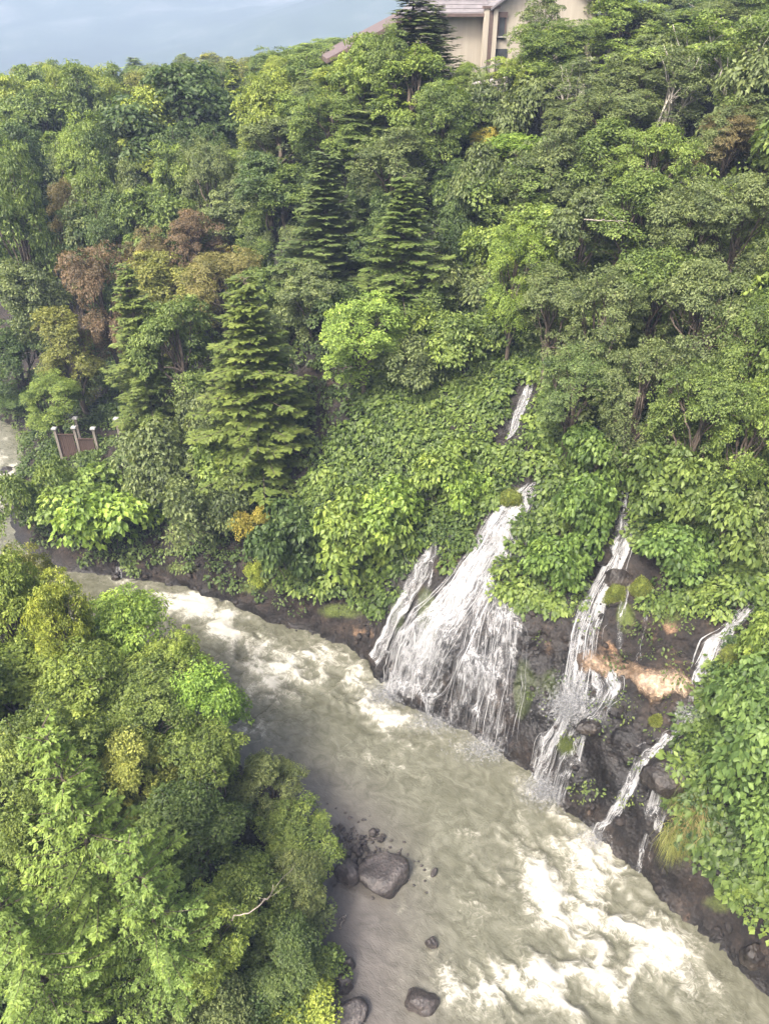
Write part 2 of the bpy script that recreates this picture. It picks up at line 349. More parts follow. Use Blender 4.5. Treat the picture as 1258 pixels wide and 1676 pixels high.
m, ns, ls, b = mat("mountain_forest")
tc = ns.new("ShaderNodeTexCoord"); n = nd(ns, "ShaderNodeTexNoise", Scale=.006, Detail=9.0, Roughness=.65); ls.new(tc.outputs["Object"], n.inputs[0])
r = ramp(ns, [(.35, (.015, .03, .022)), (.55, (.03, .05, .035)), (.68, (.07, .085, .075)), (.78, (.03, .05, .035))]); ls.new(n.outputs[0], r.inputs[0]); ls.new(r.outputs[0], b.inputs["Base Color"]); b.inputs["Roughness"].default_value = 1; MOUNT = m

# ------------------------------------------------------------------ mesh helpers
def mesh_np(name, V, F, material, attrs=None, smooth=False, vec=None):
    V = np.ascontiguousarray(V, np.float32); F = np.ascontiguousarray(F, np.int32)
    n, k = F.shape
    me = bpy.data.meshes.new(name)
    me.vertices.add(len(V)); me.vertices.foreach_set("co", V.ravel())
    me.loops.add(n * k); me.loops.foreach_set("vertex_index", F.ravel())
    me.polygons.add(n); me.polygons.foreach_set("loop_start", np.arange(0, n * k, k, dtype=np.int32))
    if smooth: me.polygons.foreach_set("use_smooth", np.ones(n, bool))
    for a, v in (attrs or {}).items():
        me.attributes.new(a, 'FLOAT', 'POINT').data.foreach_set("value", np.ascontiguousarray(v, np.float32))
    for a, v in (vec or {}).items():
        me.attributes.new(a, 'FLOAT_VECTOR', 'POINT').data.foreach_set("vector", np.ascontiguousarray(v, np.float32).ravel())
    me.materials.append(material)
    me.update(); me.validate()
    return me

def ob(name, data, parent=None, loc=None, **props):
    o = bpy.data.objects.new(name, data); COL.objects.link(o)
    if parent is not None: o.parent = parent
    if loc is not None: o.location = loc
    for k, v in props.items(): o[k] = v
    return o

def grid_faces(nu, nv):
    i = np.arange(nu * nv).reshape(nu, nv)
    return np.stack([i[:-1, :-1], i[1:, :-1], i[1:, 1:], i[:-1, 1:]], -1).reshape(-1, 4)

class MB:
    """collects boxes, prisms and tubes into one mesh"""
    def __init__(s): s.v = []; s.f = []; s.n = 0
    def add(s, V, F):
        V = np.asarray(V, float); s.v.append(V); s.f += [[q + s.n for q in p] for p in F]; s.n += len(V); return s
    def box(s, c, d, rz=0, taper=1.0):
        x, y, z = [q / 2 for q in d]
        V = np.array([(sx * x * (taper if k else 1), sy * y * (taper if k else 1), (z if k else -z)) for k in (0, 1) for sx, sy in ((-1, -1), (1, -1), (1, 1), (-1, 1))])
        R = np.array([[math.cos(rz), -math.sin(rz), 0], [math.sin(rz), math.cos(rz), 0], [0, 0, 1]])
        return s.add(V @ R.T + np.array(c), [(3, 2, 1, 0), (4, 5, 6, 7), (0, 1, 5, 4), (1, 2, 6, 5), (2, 3, 7, 6), (3, 0, 4, 7)])
    def tube(s, P, R, seg=6):
        P = np.asarray(P, float); n = len(P); T = norm(np.gradient(P, axis=0))
        up = np.where(np.abs(T[:, 2:3]) > .9, np.array([[1., 0, 0]]), np.array([[0, 0, 1.]]))
        A = norm(np.cross(T, up)); B = np.cross(T, A); a = np.linspace(0, 2 * math.pi, seg, endpoint=False)
        R = np.broadcast_to(np.asarray(R, float), (n,))
        V = P[:, None] + R[:, None, None] * (A[:, None] * np.cos(a)[None, :, None] + B[:, None] * np.sin(a)[None, :, None])
        F = [(i * seg + j, i * seg + (j + 1) % seg, (i + 1) * seg + (j + 1) % seg, (i + 1) * seg + j) for i in range(n - 1) for j in range(seg)]
        F += [tuple(range(seg))[::-1], tuple((n - 1) * seg + j for j in range(seg))]
        return s.add(V.reshape(-1, 3), F)
    def mesh(s, name, material, smooth=False):
        me = bpy.data.meshes.new(name); me.from_pydata(np.concatenate(s.v).tolist(), [], s.f); me.materials.append(material)
        if smooth: me.polygons.foreach_set("use_smooth", np.ones(len(me.polygons), bool))
        me.update(); return me
    def build(s, name, material, parent=None, smooth=False, **props):
        return ob(name, s.mesh(name, material, smooth), parent, **props)

def leaves_mesh(name, P, A, N, L, Wd, tint, material, fold=.18):
    """one folded two-triangle leaf per row: base P, axis A, face normal N, length L, width Wd"""
    A = norm(A); S = norm(np.cross(A, N)); N = np.cross(S, A)
    L = np.broadcast_to(L, (len(P),))[:, None]; Wd = np.broadcast_to(Wd, (len(P),))[:, None]
    b0 = P; t0 = P + A * L - N * L * .12
    mid = P + A * L * .45 + N * Wd * fold
    V = np.stack([b0, mid + S * Wd * .5, t0, mid - S * Wd * .5], 1).reshape(-1, 3)
    i = np.arange(len(P))[:, None] * 4
    F = np.concatenate([i + [0, 1, 2], i + [0, 2, 3]], 1).reshape(-1, 3)
    return mesh_np(name, V, F, material, {"tint": np.repeat(np.clip(tint, 0, 1), 4)})

def sphere_dirs(r, n, up=0.0):
    d = norm(r.normal(size=(n, 3)) + np.array([0, 0, up])); return d

# ------------------------------------------------------------------ foliage colours and prototypes
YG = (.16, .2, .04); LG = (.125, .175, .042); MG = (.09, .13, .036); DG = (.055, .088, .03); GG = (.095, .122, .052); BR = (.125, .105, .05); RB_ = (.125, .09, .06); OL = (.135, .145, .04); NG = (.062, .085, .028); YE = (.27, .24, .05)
def clump_leaves(r, C, D, rc, per, size, droop=.45, flat=.35):
    """leafy tiers: clumps centred at C facing D"""
    n = len(C); k = n * per
    Nn = norm(D * .75 + np.array([0, 0, .8]) + .2 * r.normal(size=(n, 3)))
    X = norm(np.cross(Nn, r.normal(size=(n, 3)))); Y = np.cross(Nn, X)
    Nn, X, Y, C2 = [np.repeat(q, per, 0) for q in (Nn, X, Y, C)]
    rad = np.repeat(np.broadcast_to(rc, (n,)), per); rr = np.sqrt(r.random(k)); a = r.random(k) * 2 * math.pi
    q = (rr * rad)[:, None]
    P = C2 + q * (np.cos(a)[:, None] * X + np.sin(a)[:, None] * Y) + Nn * ((-flat * rr ** 2 * rad) + r.normal(size=k) * .16 * rad)[:, None]
    out = np.cos(a)[:, None] * X + np.sin(a)[:, None] * Y
    A = out * (.35 + rr)[:, None] + r.normal(size=(k, 3)) * .45 + np.array([0, 0, -droop])
    N = Nn + r.normal(size=(k, 3)) * .4
    t = np.repeat(r.normal(.48, .16, n), per) + r.normal(0, .14, k)
    L = size * r.uniform(.65, 1.25, k)
    return P, A, N, L, t

def limb(r, a, b, n=7, wob=.08):
    t = np.linspace(0, 1, n)[:, None]; a = np.asarray(a, float); b = np.asarray(b, float)
    L = np.linalg.norm(b - a); p = a * (1 - t) + b * t; p[:, 2] += (np.sin(t[:, 0] * math.pi) * .08 * L)
    p[1:-1] += r.normal(size=(n - 2, 3)) * wob * L / 3
    return p

def broadleaf(seed, Ht=10., R=3.2, base=.22, lobes=9, clumps=190, per=95, size=.2, wid=.6, bark=None, droop=.45, flat=.35, rcl=(.38, .75), fill=.25):
    r = np.random.default_rng(seed); zc = Ht * (base + 1) / 2; hz = Ht * (1 - base) / 2
    d = sphere_dirs(r, lobes, .25); lc = d * np.array([R, R, hz]) * r.uniform(.42, .66, (lobes, 1)) + [0, 0, zc]; lc[0] = (0, 0, Ht - hz * .55)
    lr = r.uniform(.26, .5, lobes) * R * (9 / lobes) ** .2
    li = r.integers(0, lobes, clumps); outw = norm((lc - [0, 0, zc]) / [R, R, hz])
    D = norm(r.normal(size=(clumps, 3)) * .8 + outw[li] * .7 + [0, 0, .45])
    rad = lr[li] * r.uniform(.6, 1.28, clumps)
    inner = r.random(clumps) < fill; rad = np.where(inner, rad * r.random(clumps) * .7, rad)
    C = lc[li] + D * rad[:, None] * [1, 1, min(1.3, hz / R * .95)]
    top = C[:, 2].max(); C[:, 2] *= Ht / top * .985
    P, A, N, L, t = clump_leaves(r, C, D, r.uniform(*rcl, clumps), per, size, droop, flat)
    cr = leaves_mesh("crown", P, A, N, L, L * wid, t, LEAF)
    mb = MB(); tr = limb(r, (0, 0, -.8), (r.normal() * .2, r.normal() * .2, Ht * .72), 8, .05); tr[:, 2] = np.linspace(-.8, Ht * .72, 8)
    mb.tube(tr, np.linspace(.024, .008, 8) * Ht, 7)
    for q in range(lobes):
        f = r.uniform(.25, .75); st = tr[int(f * 7)]
        lb = limb(r, st, lc[q], 6); mb.tube(lb, np.linspace(.010, .0035, 6) * Ht, 5)
        for c in C[li == q][:6]: mb.tube(limb(r, lb[int(r.integers(3, 6))], c, 4), np.linspace(.0035, .0012, 4) * Ht, 4)
    return mb.mesh("trunk", bark or BARK, True), cr, Ht, R

def conifer(seed, Ht=14., R=3.4, base=.06, gap=.34, nb=9, size=.27, fill=1.05, droop=.17, ragged=.24):
    r = np.random.default_rng(seed); Ps, As, Ns, Ls, Ts = [], [], [], [], []; mb = MB()
    mb.tube([(0, 0, -.8), (0, 0, Ht * .5), (0, 0, Ht * .99)], [Ht * .02, Ht * .012, .012], 7)
    h = Ht * base
    while h < Ht * .985:
        f = h / Ht; n = int(nb * (1 if f < .85 else .75)); a0 = r.random() * 6.28
        for q in range(n):
            if r.random() < .1: continue
            az = a0 + q * 6.283 / n + r.normal() * .28; L = (.82 + .3 * noise(az * 1.2, f * 4, 0, seed)) * R * (1 - f) ** .82 * r.uniform(1 - ragged * 2, 1 + ragged) + .12
            out = np.array([math.cos(az), math.sin(az), 0]); side = np.array([-out[1], out[0], 0])
            nn = 9; t = np.linspace(0, 1, nn); rise = (.55 * f - droop * 2.2 * (1 - f))
            z = h + r.normal() * .3 + L * (rise * t - .1 * t ** 2 + (.22 * (1 - f)) * t ** 3)
            pth = out * (t * L)[:, None]; pth[:, 2] = z
            mb.tube(pth[::2], np.linspace(.0025 * Ht, .006, 5), 3)
            m = max(4, int(L / .16 * fill)); tt = np.sort(r.uniform(.12, 1, m)); sd = np.where(np.arange(m) % 2 == 0, 1, -1)
            st = np.stack([np.interp(tt, t, pth[:, i]) for i in range(3)], 1)
            bl = (.16 + .36 * L * (1.02 - tt)) * r.uniform(.7, 1.15, m); bl = np.minimum(bl, .9)
            bd = norm(out * .75 + side * sd[:, None] * .8 + np.array([0, 0, -.12]) + r.normal(size=(m, 3)) * .12)
            k = 6; u = (np.arange(k) + .3) / k
            P = (st[:, None] + bd[:, None] * (bl[:, None] * u)[..., None]).reshape(-1, 3)
            s2 = np.tile(np.where(np.arange(k) % 2 == 0, 1, -1), m)
            perp = np.cross(bd, [0, 0, 1.]); A = np.repeat(bd, k, 0) * .8 + np.repeat(perp, k, 0) * s2[:, None] * .55 + r.normal(size=(m * k, 3)) * .15
            Ps.append(P); As.append(A); Ns.append(np.array([0, 0, 1.]) + r.normal(size=(m * k, 3)) * .25 + out * .15)
            Ls.append(size * r.uniform(.7, 1.2, m * k)); tb = r.normal(.42, .09)
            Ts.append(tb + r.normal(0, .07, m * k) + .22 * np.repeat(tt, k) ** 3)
        h += gap * r.uniform(.8, 1.2) * (1.1 - .5 * f)
    L = np.concatenate(Ls)
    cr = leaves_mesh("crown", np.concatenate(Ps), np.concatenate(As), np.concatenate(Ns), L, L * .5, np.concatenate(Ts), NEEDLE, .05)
    return mb.mesh("trunk", BARK, True), cr, Ht, R

def bush(seed, Ht=3., R=2., clumps=90, per=60, size=.2, wid=.62, droop=.55, flat=.4):
    """low leafy shrub, foliage down to the ground"""
    r = np.random.default_rng(seed)
    lob = 6; lc = np.c_[r.normal(size=(lob, 2)) * R * .38, r.uniform(.3, .6, lob) * Ht]; lr = r.uniform(.4, .6, lob) * R
    li = r.integers(0, lob, clumps); D = sphere_dirs(r, clumps, .35); D[:, 2] = np.where(D[:, 2] < -.35, -D[:, 2], D[:, 2]); D = norm(D)
    C = lc[li] + D * lr[li][:, None] * r.uniform(.6, 1.08, (clumps, 1)) * [1, 1, Ht / (2 * R) * 1.1]
    C[:, 2] *= Ht / C[:, 2].max()
    P, A, N, L, t = clump_leaves(r, C, D, r.uniform(.3, .55, clumps) * R / 2, per, size, droop, flat)
    cr = leaves_mesh("foliage", P, A, N, L, L * wid, t, LEAF)
    mb = MB()
    for q in range(lob):
        mb.tube(limb(r, (r.normal() * .1, r.normal() * .1, -.5), lc[q], 5), np.linspace(.035, .012, 5), 5)
        for c in C[li == q][:5]: mb.tube(limb(r, lc[q], c, 4), np.linspace(.012, .004, 4), 4)
    return mb.mesh("stem", BARK, True), cr, Ht, R

PROTO = {
    'broad': [broadleaf(21 + i, base=[.1, .05, .15, .1, .2, .08][i], lobes=[14, 18, 11, 16, 12, 20][i], R=[3.2, 2.8, 3.5, 3., 3.3, 2.7][i], clumps=240, per=76, size=[.21, .17, .24, .19, .22, .16][i], droop=[.45, .7, .3, .5, .9, .4][i], rcl=[(.3, .75), (.25, .6), (.35, .85), (.2, .7), (.3, .7), (.25, .6)][i]) for i in range(6)],
    'fine': [broadleaf(41 + i, base=.1, lobes=[12, 16, 20][i], clumps=280, per=90, size=.145, rcl=(.3, .6)) for i in range(3)],
    'near': [broadleaf(61 + i, Ht=9., R=3., clumps=300, per=85, size=.165, rcl=(.2, .6), base=.12, lobes=16, wid=.55) for i in range(3)],
    'birch': [broadleaf(81 + i, Ht=11., R=2.4, base=.2, lobes=12, clumps=170, per=75, size=.14, rcl=(.25, .5), bark=PALE, droop=.9, flat=.8, fill=.4) for i in range(2)],
    'fir': [conifer(101 + i, R=3.2 + .3 * i) for i in range(2)],
    'spruce': [conifer(111, R=2.4, gap=.36, droop=.02)],
    'yew': [conifer(121, Ht=10., R=4.2, gap=.36, nb=8, size=.17, fill=1.5, droop=.05, ragged=.3)],
    'bush': [bush(131 + i, size=.17, per=75) for i in range(3)],
    'bigleaf': [bush(141 + i, size=.26, clumps=80, per=50, wid=.68, droop=.75) for i in range(3)],
}
KIND = {'broad': ('broadleaf_tree', 'tree'), 'fine': ('broadleaf_tree', 'tree'), 'near': ('broadleaf_tree', 'tree'), 'birch': ('birch_tree', 'tree'),
        'fir': ('fir_tree', 'fir tree'), 'spruce': ('spruce_tree', 'spruce tree'), 'yew': ('evergreen_tree', 'evergreen'), 'bush': ('shrub', 'shrub'), 'bigleaf': ('shrub', 'shrub')}
_cnt = {}
def hue_word(c):
    for n, k in (("yellow-green", 'YG'), ("light green", 'LG'), ("mid green", 'MG'), ("dark green", 'DG'), ("grey-green", 'GG'), ("olive", 'OL')):
        if globals().get(k) == c: return n
    return "green"
def size_word(w): return "small" if w < .34 else ("wide" if w > .67 else "middling")
def plant(kind, X, Y, z, height, width, color, label, group=None):
    i = _cnt.get(kind, 0); _cnt[kind] = i + 1
    tr, cr, Ht, R = PROTO[kind][i % len(PROTO[kind])]
    nm, cat = KIND[kind]
    root = ob(nm, None, loc=(X, Y, z), label=label, category=cat); root.empty_display_size = .3
    if group: root["group"] = group
    root.rotation_euler = (0, 0, (i * 2.399 + X) % 6.28); sx = width / (2 * R) / .93; root.scale = (sx, sx, height / Ht)
    shrub = kind in ('bush', 'bigleaf')
    if kind in ('near', 'yew'): color = (color[0] * 1.2, color[1] * 1.12, color[2])
    ob('stem' if shrub else 'trunk', tr, root); c = ob('foliage' if shrub else 'crown', cr, root)
    c.color = (max(color[0] * .97, .6 * color[1]) * 1.3, color[1] * 1.32, color[2] * 1.05, 1)
    return root
def T(kind, x, ytop, Y, wpx, color, label, group=None, hmin=3.0):
    """tree whose tip is seen at photo pixel (x, ytop), standing Y metres ahead"""
    p = at(x, ytop, Y); g = float(G(p[0], p[1])); h = p[2] - g
    if h < hmin: g = p[2] - hmin; h = hmin
    dep = Y * cP + (H - (p[2] + g) / 2) * sP
    return plant(kind, p[0], p[1], g, h, wpx * dep / FPX * (1.12 if Y > 35 and kind in ('broad', 'fine', 'birch') else 1), color, label, group)
def B(kind, x, y, wpx, hpx, color, label, group=None):
    """shrub whose foot is on the bank at photo pixel (x, y)"""
    p = hit(x, y); dep = p[1] * cP + (H - p[2]) * sP
    return plant(kind, p[0], p[1], p[2] - .15, hpx * dep / FPX / .8, wpx * dep / FPX, color, label, group)

# ------------------------------------------------------------------ ground sheet (river bed, banks, hillside, plateau)
DU = np.array([.783, -.622]); DV = np.array([.622, .783])
def axis_steps(segs):
    out = [segs[0][0]]
    for a, b, st in segs: n = max(1, int(round((b - a) / st))); out += list(a + (b - a) * (np.arange(n) + 1) / n)
    return np.array(out)
gu = axis_steps([(-900, -300, 40), (-300, -120, 9), (-120, -40, 1.6), (-40, -24, .2), (-24, 9, .1), (9, 30, .6), (30, 120, 3), (120, 500, 25)])
gv = axis_steps([(-700, -200, 40), (-200, -30, 8), (-30, 12, .9), (12, 17.5, .3), (17.5, 28, .09), (28, 36, .2), (36, 70, .7), (70, 200, 5), (200, 900, 40)])
UU, VV = np.meshgrid(gu, gv, indexing='ij'); GX = UU * DU[0] + VV * DV[0]; GY = UU * DU[1] + VV * DV[1]
GZ = G(GX, GY); gdr, gs = sdist(RB, GX, GY); gdl = -sdist(LB, GX, GY)[0]
near = ((UU > -42) & (UU < 11) & (gdr > -.4) & (gdr < 19)).astype(float)
rockz = near * sstep(-.4, .2, gdr) * (1 - sstep(6, 17, gdr))
P3 = np.stack([GX, GY, GZ], -1)
w1, i1 = worley(GX * .9, GY * .9, GZ * .75, 3); w2, i2 = worley(GX * 2.6, GY * 2.6, GZ * 2.3, 9)
outn = np.stack([-DV[0] * np.ones_like(GX), -DV[1] * np.ones_like(GX), .55 * np.ones_like(GX)], -1)
disp = (.3 * (.55 - w1) + .34 * (i1 - .5) + .12 * (.5 - w2) + .16 * (i2 - .5) + .3 * fbm(GX * 1.3, GY * 1.3, GZ * 1.3, 4, 21)) * rockz
P3 = P3 + norm(outn) * disp[..., None]
px, py = pix(P3)
def blob(bx, by, rx, ry):
    return np.exp(-(((px - bx) / rx) ** 2 + ((py - by) / ry) ** 2))
land = near > 0
rock_a = np.maximum(sstep(17, 13, gdr) * sstep(-.6, 0, gdr), sstep(1.2, .2, gdl) * sstep(-1.5, 0, gdl))
ochre = (.55 + .9 * fbm(GX * 1.8, GY * 1.8, GZ * 1.8, 3, 77)) * sum(a * blob(*q) for a, q in [(.9, (1085, 1105, 55, 26)), (.9, (985, 1070, 34, 20)), (.75, (730, 925, 25, 35)), (.5, (590, 1035, 40, 22)), (.45, (900, 1050, 25, 45)), (.6, (1080, 1040, 70, 40)), (.5, (1120, 1500, 22, 20)), (.35, (250, 940, 60, 14)), (.3, (480, 1010, 80, 18)), (.3, (1240, 1590, 40, 30))]) * land
moss_a = sum(a * blob(*q) for a, q in [(.8, (700, 1010, 22, 60)), (.7, (650, 1000, 14, 60)), (.8, (855, 1130, 18, 60)), (.7, (840, 815, 25, 25)), (.6, (1130, 1330, 30, 70)), (.6, (1150, 970, 30, 40)), (.6, (560, 1000, 60, 20)), (.55, (420, 960, 60, 20)), (.5, (300, 930, 80, 14)), (.5, (1180, 1480, 60, 30)), (.45, (1000, 1150, 40, 20)), (.5, (900, 1120, 30, 60)), (.45, (1090, 1010, 50, 30)), (.6, (1020, 1010, 20, 40)), (.5, (800, 690, 30, 40)), (.4, (1000, 730, 60, 20))]) * land
wet_a = np.clip(sum(a * blob(*q) for a, q in [(1, (740, 1080, 110, 120)), (1, (860, 880, 60, 90)), (1, (950, 1150, 80, 130)), (.9, (1060, 1290, 90, 70)), (.8, (1150, 1130, 40, 90)), (.8, (640, 1000, 50, 90)), (.8, (990, 720, 90, 40)), (.8, (830, 680, 50, 60)), (.7, (1000, 900, 50, 50)), (.7, (1100, 1420, 120, 60)), (.7, (1000, 1250, 90, 90)), (.7, (880, 1120, 50, 120))]), 0, 1) * land
wet_a = np.maximum(wet_a, sstep(.9, .1, GZ) * (np.abs(gdr) < 2))
wet_a = wet_a * (1 - np.clip(ochre * 1.6, 0, 1))
gm = mesh_np("ground", P3.reshape(-1, 3), grid_faces(len(gu), len(gv)), GROUND,
             {"rock": rock_a.ravel(), "ochre": ochre.ravel(), "moss": moss_a.ravel(), "wet": wet_a.ravel()}, False)
ob("ground", gm, kind="structure", label="steep wooded gorge side with brown rock bank above the river")

# height actually built, for laying things on it
from mathutils.bvhtree import BVHTree
_sel = (UU[:-1, :-1] > -42) & (UU[:-1, :-1] < 14) & (VV[:-1, :-1] > 12) & (VV[:-1, :-1] < 48)
_F = grid_faces(len(gu), len(gv))[_sel.ravel()]
_u, _inv = np.unique(_F, return_inverse=True)
BVH = BVHTree.FromPolygons(P3.reshape(-1, 3)[_u].tolist(), _inv.reshape(_F.shape).tolist())
def rayhit(x, y):
    d = Vector(ray(x, y)).normalized(); r = BVH.ray_cast(Vector((0, 0, H)), d)
    return None if r[0] is None else (np.array(r[0]), np.array(r[1]))

# ------------------------------------------------------------------ far mountain
mx_ = np.linspace(-2600, 2600, 150); my_ = np.linspace(420, 3000, 110)
MX, MY = np.meshgrid(mx_, my_, indexing='ij')
MZ = -45 + 230 * sstep(600, 2800, MY + .25 * np.abs(MX + 600)) + 55 * sstep(500, 1500, MY) * fbm(MX * .0016, MY * .0016, 0, 5, 31) + 6 * fbm(MX * .02, MY * .02, 0, 2, 35)
MZ = MZ + 84 * np.exp(-((MX - 120) / 330) ** 2 - ((MY - 950) / 230) ** 2) + 110 * np.exp(-((MX + 520) / 420) ** 2 - ((MY - 1350) / 260) ** 2) + 140 * np.exp(-((MX + 100) / 600) ** 2 - ((MY - 1900) / 260) ** 2)
ob("mountain", mesh_np("mountain", np.stack([MX, MY, MZ], -1).reshape(-1, 3), grid_faces(150, 110), MOUNT, smooth=True), kind="structure", label="hazy blue mountainside far behind the forest")

# ------------------------------------------------------------------ river
ru = axis_steps([(-400, -60, 8), (-60, -42, .5), (-42, 9, .1), (9, 40, .5), (40, 330, 8)])
rv = axis_steps([(-110, -6, 3), (-6, 3, .4), (3, 24.5, .095), (24.5, 40, .6), (40, 60, 2)])
RU, RV = np.meshgrid(ru, rv, indexing='ij'); RX = RU * DU[0] + RV * DV[0]; RY = RU * DU[1] + RV * DV[1]
rdr, rs = sdist(RB, RX, RY); rdl = -sdist(LB, RX, RY)[0]
rpx, rpy = pix(np.stack([RX, RY, np.zeros_like(RX)], -1))
ahead = (RY > 5)
def rblob(bx, by, rx, ry, rot=0):
    c_, s_ = math.cos(math.radians(rot)), math.sin(math.radians(rot)); dx, dy = rpx - bx, rpy - by
    a, b_ = dx * c_ + dy * s_, -dx * s_ + dy * c_
    return np.exp(-((a / rx) ** 2 + (b_ / ry) ** 2)) * ahead
FO = [(1.25, 880, 1410, 95, 52, 15), (.85, 960, 1455, 100, 65, 30), (1.25, 850, 1620, 130, 60, 0), (1.05, 1000, 1610, 95, 65, 10), (.75, 940, 1510, 110, 45, 20), (.7, 1140, 1610, 35, 120, -35), (.55, 1060, 1540, 70, 60, 40),
      (1.05, 630, 1165, 60, 38, 30), (1.0, 585, 1120, 28, 38, 0), (.8, 860, 1290, 18, 30, -30), (.85, 910, 1330, 45, 18, 45), (.7, 990, 1390, 50, 18, 40),
      (1.0, 410, 1135, 70, 38, 20), (.9, 350, 1010, 60, 32, 20), (.85, 400, 1190, 60, 22, 20), (.8, 420, 1060, 90, 32, 30), (.7, 480, 1100, 70, 45, 20), (.55, 300, 985, 60, 14, 10), (.5, 530, 1080, 25, 25, 0),
      (.85, 620, 1385, 50, 12, 15), (.75, 695, 1425, 26, 45, 0), (.7, 590, 1462, 60, 8, 10), (.5, 760, 1490, 40, 40, 0), (.5, 740, 1600, 40, 60, 0), (.55, 630, 1615, 40, 12, 0), (.5, 690, 1545, 25, 12, 0), (.5, 680, 1275, 40, 10, 10), (.45, 760, 1360, 40, 10, 20), (.5, 850, 1330, 10, 40, -10), (.45, 800, 1440, 20, 60, -20),
      (.6, 200, 950, 60, 10, 5), (.45, 620, 1250, 90, 20, 10), (.5, 450, 1350, 25, 15, 0), (1.1, 20, 800, 60, 80, 0), (.7, 660, 1490, 20, 20, 0), (.7, 780, 1240, 60, 14, 25), (.7, 690, 1190, 60, 12, 15)]
foam_v = sum(a * rblob(bx, by, rx, ry, ro) for a, bx, by, rx, ry, ro in FO)
shal0 = np.clip(sstep(6.5, 1.5, -rdl) * sstep(26, 19, RY), 0, 1)
wx = RU + .9 * fbm(RU * .5, RV * .5, 0, 3, 41) + .22 * fbm(RU * 2, RV * 2, 0, 2, 48); wy = RV + .9 * fbm(RU * .5, RV * .5, 4, 3, 43) + .22 * fbm(RU * 2, RV * 2, 6, 2, 49)
rg = ridged(wx * .55, wy * .7, 0, 5, 45); rg2 = ridged(wx * 1.3, wy * 1.5, 2, 4, 47)
act = np.clip(foam_v, 0, 1.15) + (.16 + .12 * sstep(-6, -1.5, rdr) + .3 * sstep(21, 27, RY) * sstep(50, 40, RY) - .2 * shal0) * ahead * (.7 + .8 * fbm(RU * .22, RV * .22, 0, 2, 61))
foam_v = act * 1.12 - .66 + .95 * (rg - .4) + .65 * (rg2 - .45)
turb = np.clip(sum(a * rblob(bx, by, rx * 1.15, ry * 1.15, ro) for a, bx, by, rx, ry, ro in FO[:19]), 0, 1.1)
RZ = (.03 * fbm(RU * .6, RV * 1.2, 0, 2, 51) + .016 * fbm(RU * 2.2, RV * 4, 0, 2, 53)
      + turb * (.34 * rg + .05 * rg2 - .13 + .03 * fbm(RU * 4.5, RV * 4.5, 0, 3, 57)))
up = sstep(-30, -36, RX) * sstep(42, 52, RY); RZ = RZ + 1.0 * sstep(43, 56, RY) * (RX < -18)
shal_v = np.clip(sstep(6.5, 1.5, -rdl) * sstep(26, 19, RY), 0, 1)
cx_ = .5 * (rdr + -rdl)
ob("river", mesh_np("river", np.stack([RX, RY, RZ], -1).reshape(-1, 3), grid_faces(len(ru), len(rv)), WATER,
    {"foam": foam_v.ravel(), "shallow": shal_v.ravel()}, True, {"flow": np.stack([RU, RV, 0 * RU], -1).reshape(-1, 3)}),
   kind="structure", label="muddy grey-green flood river with pale foam")

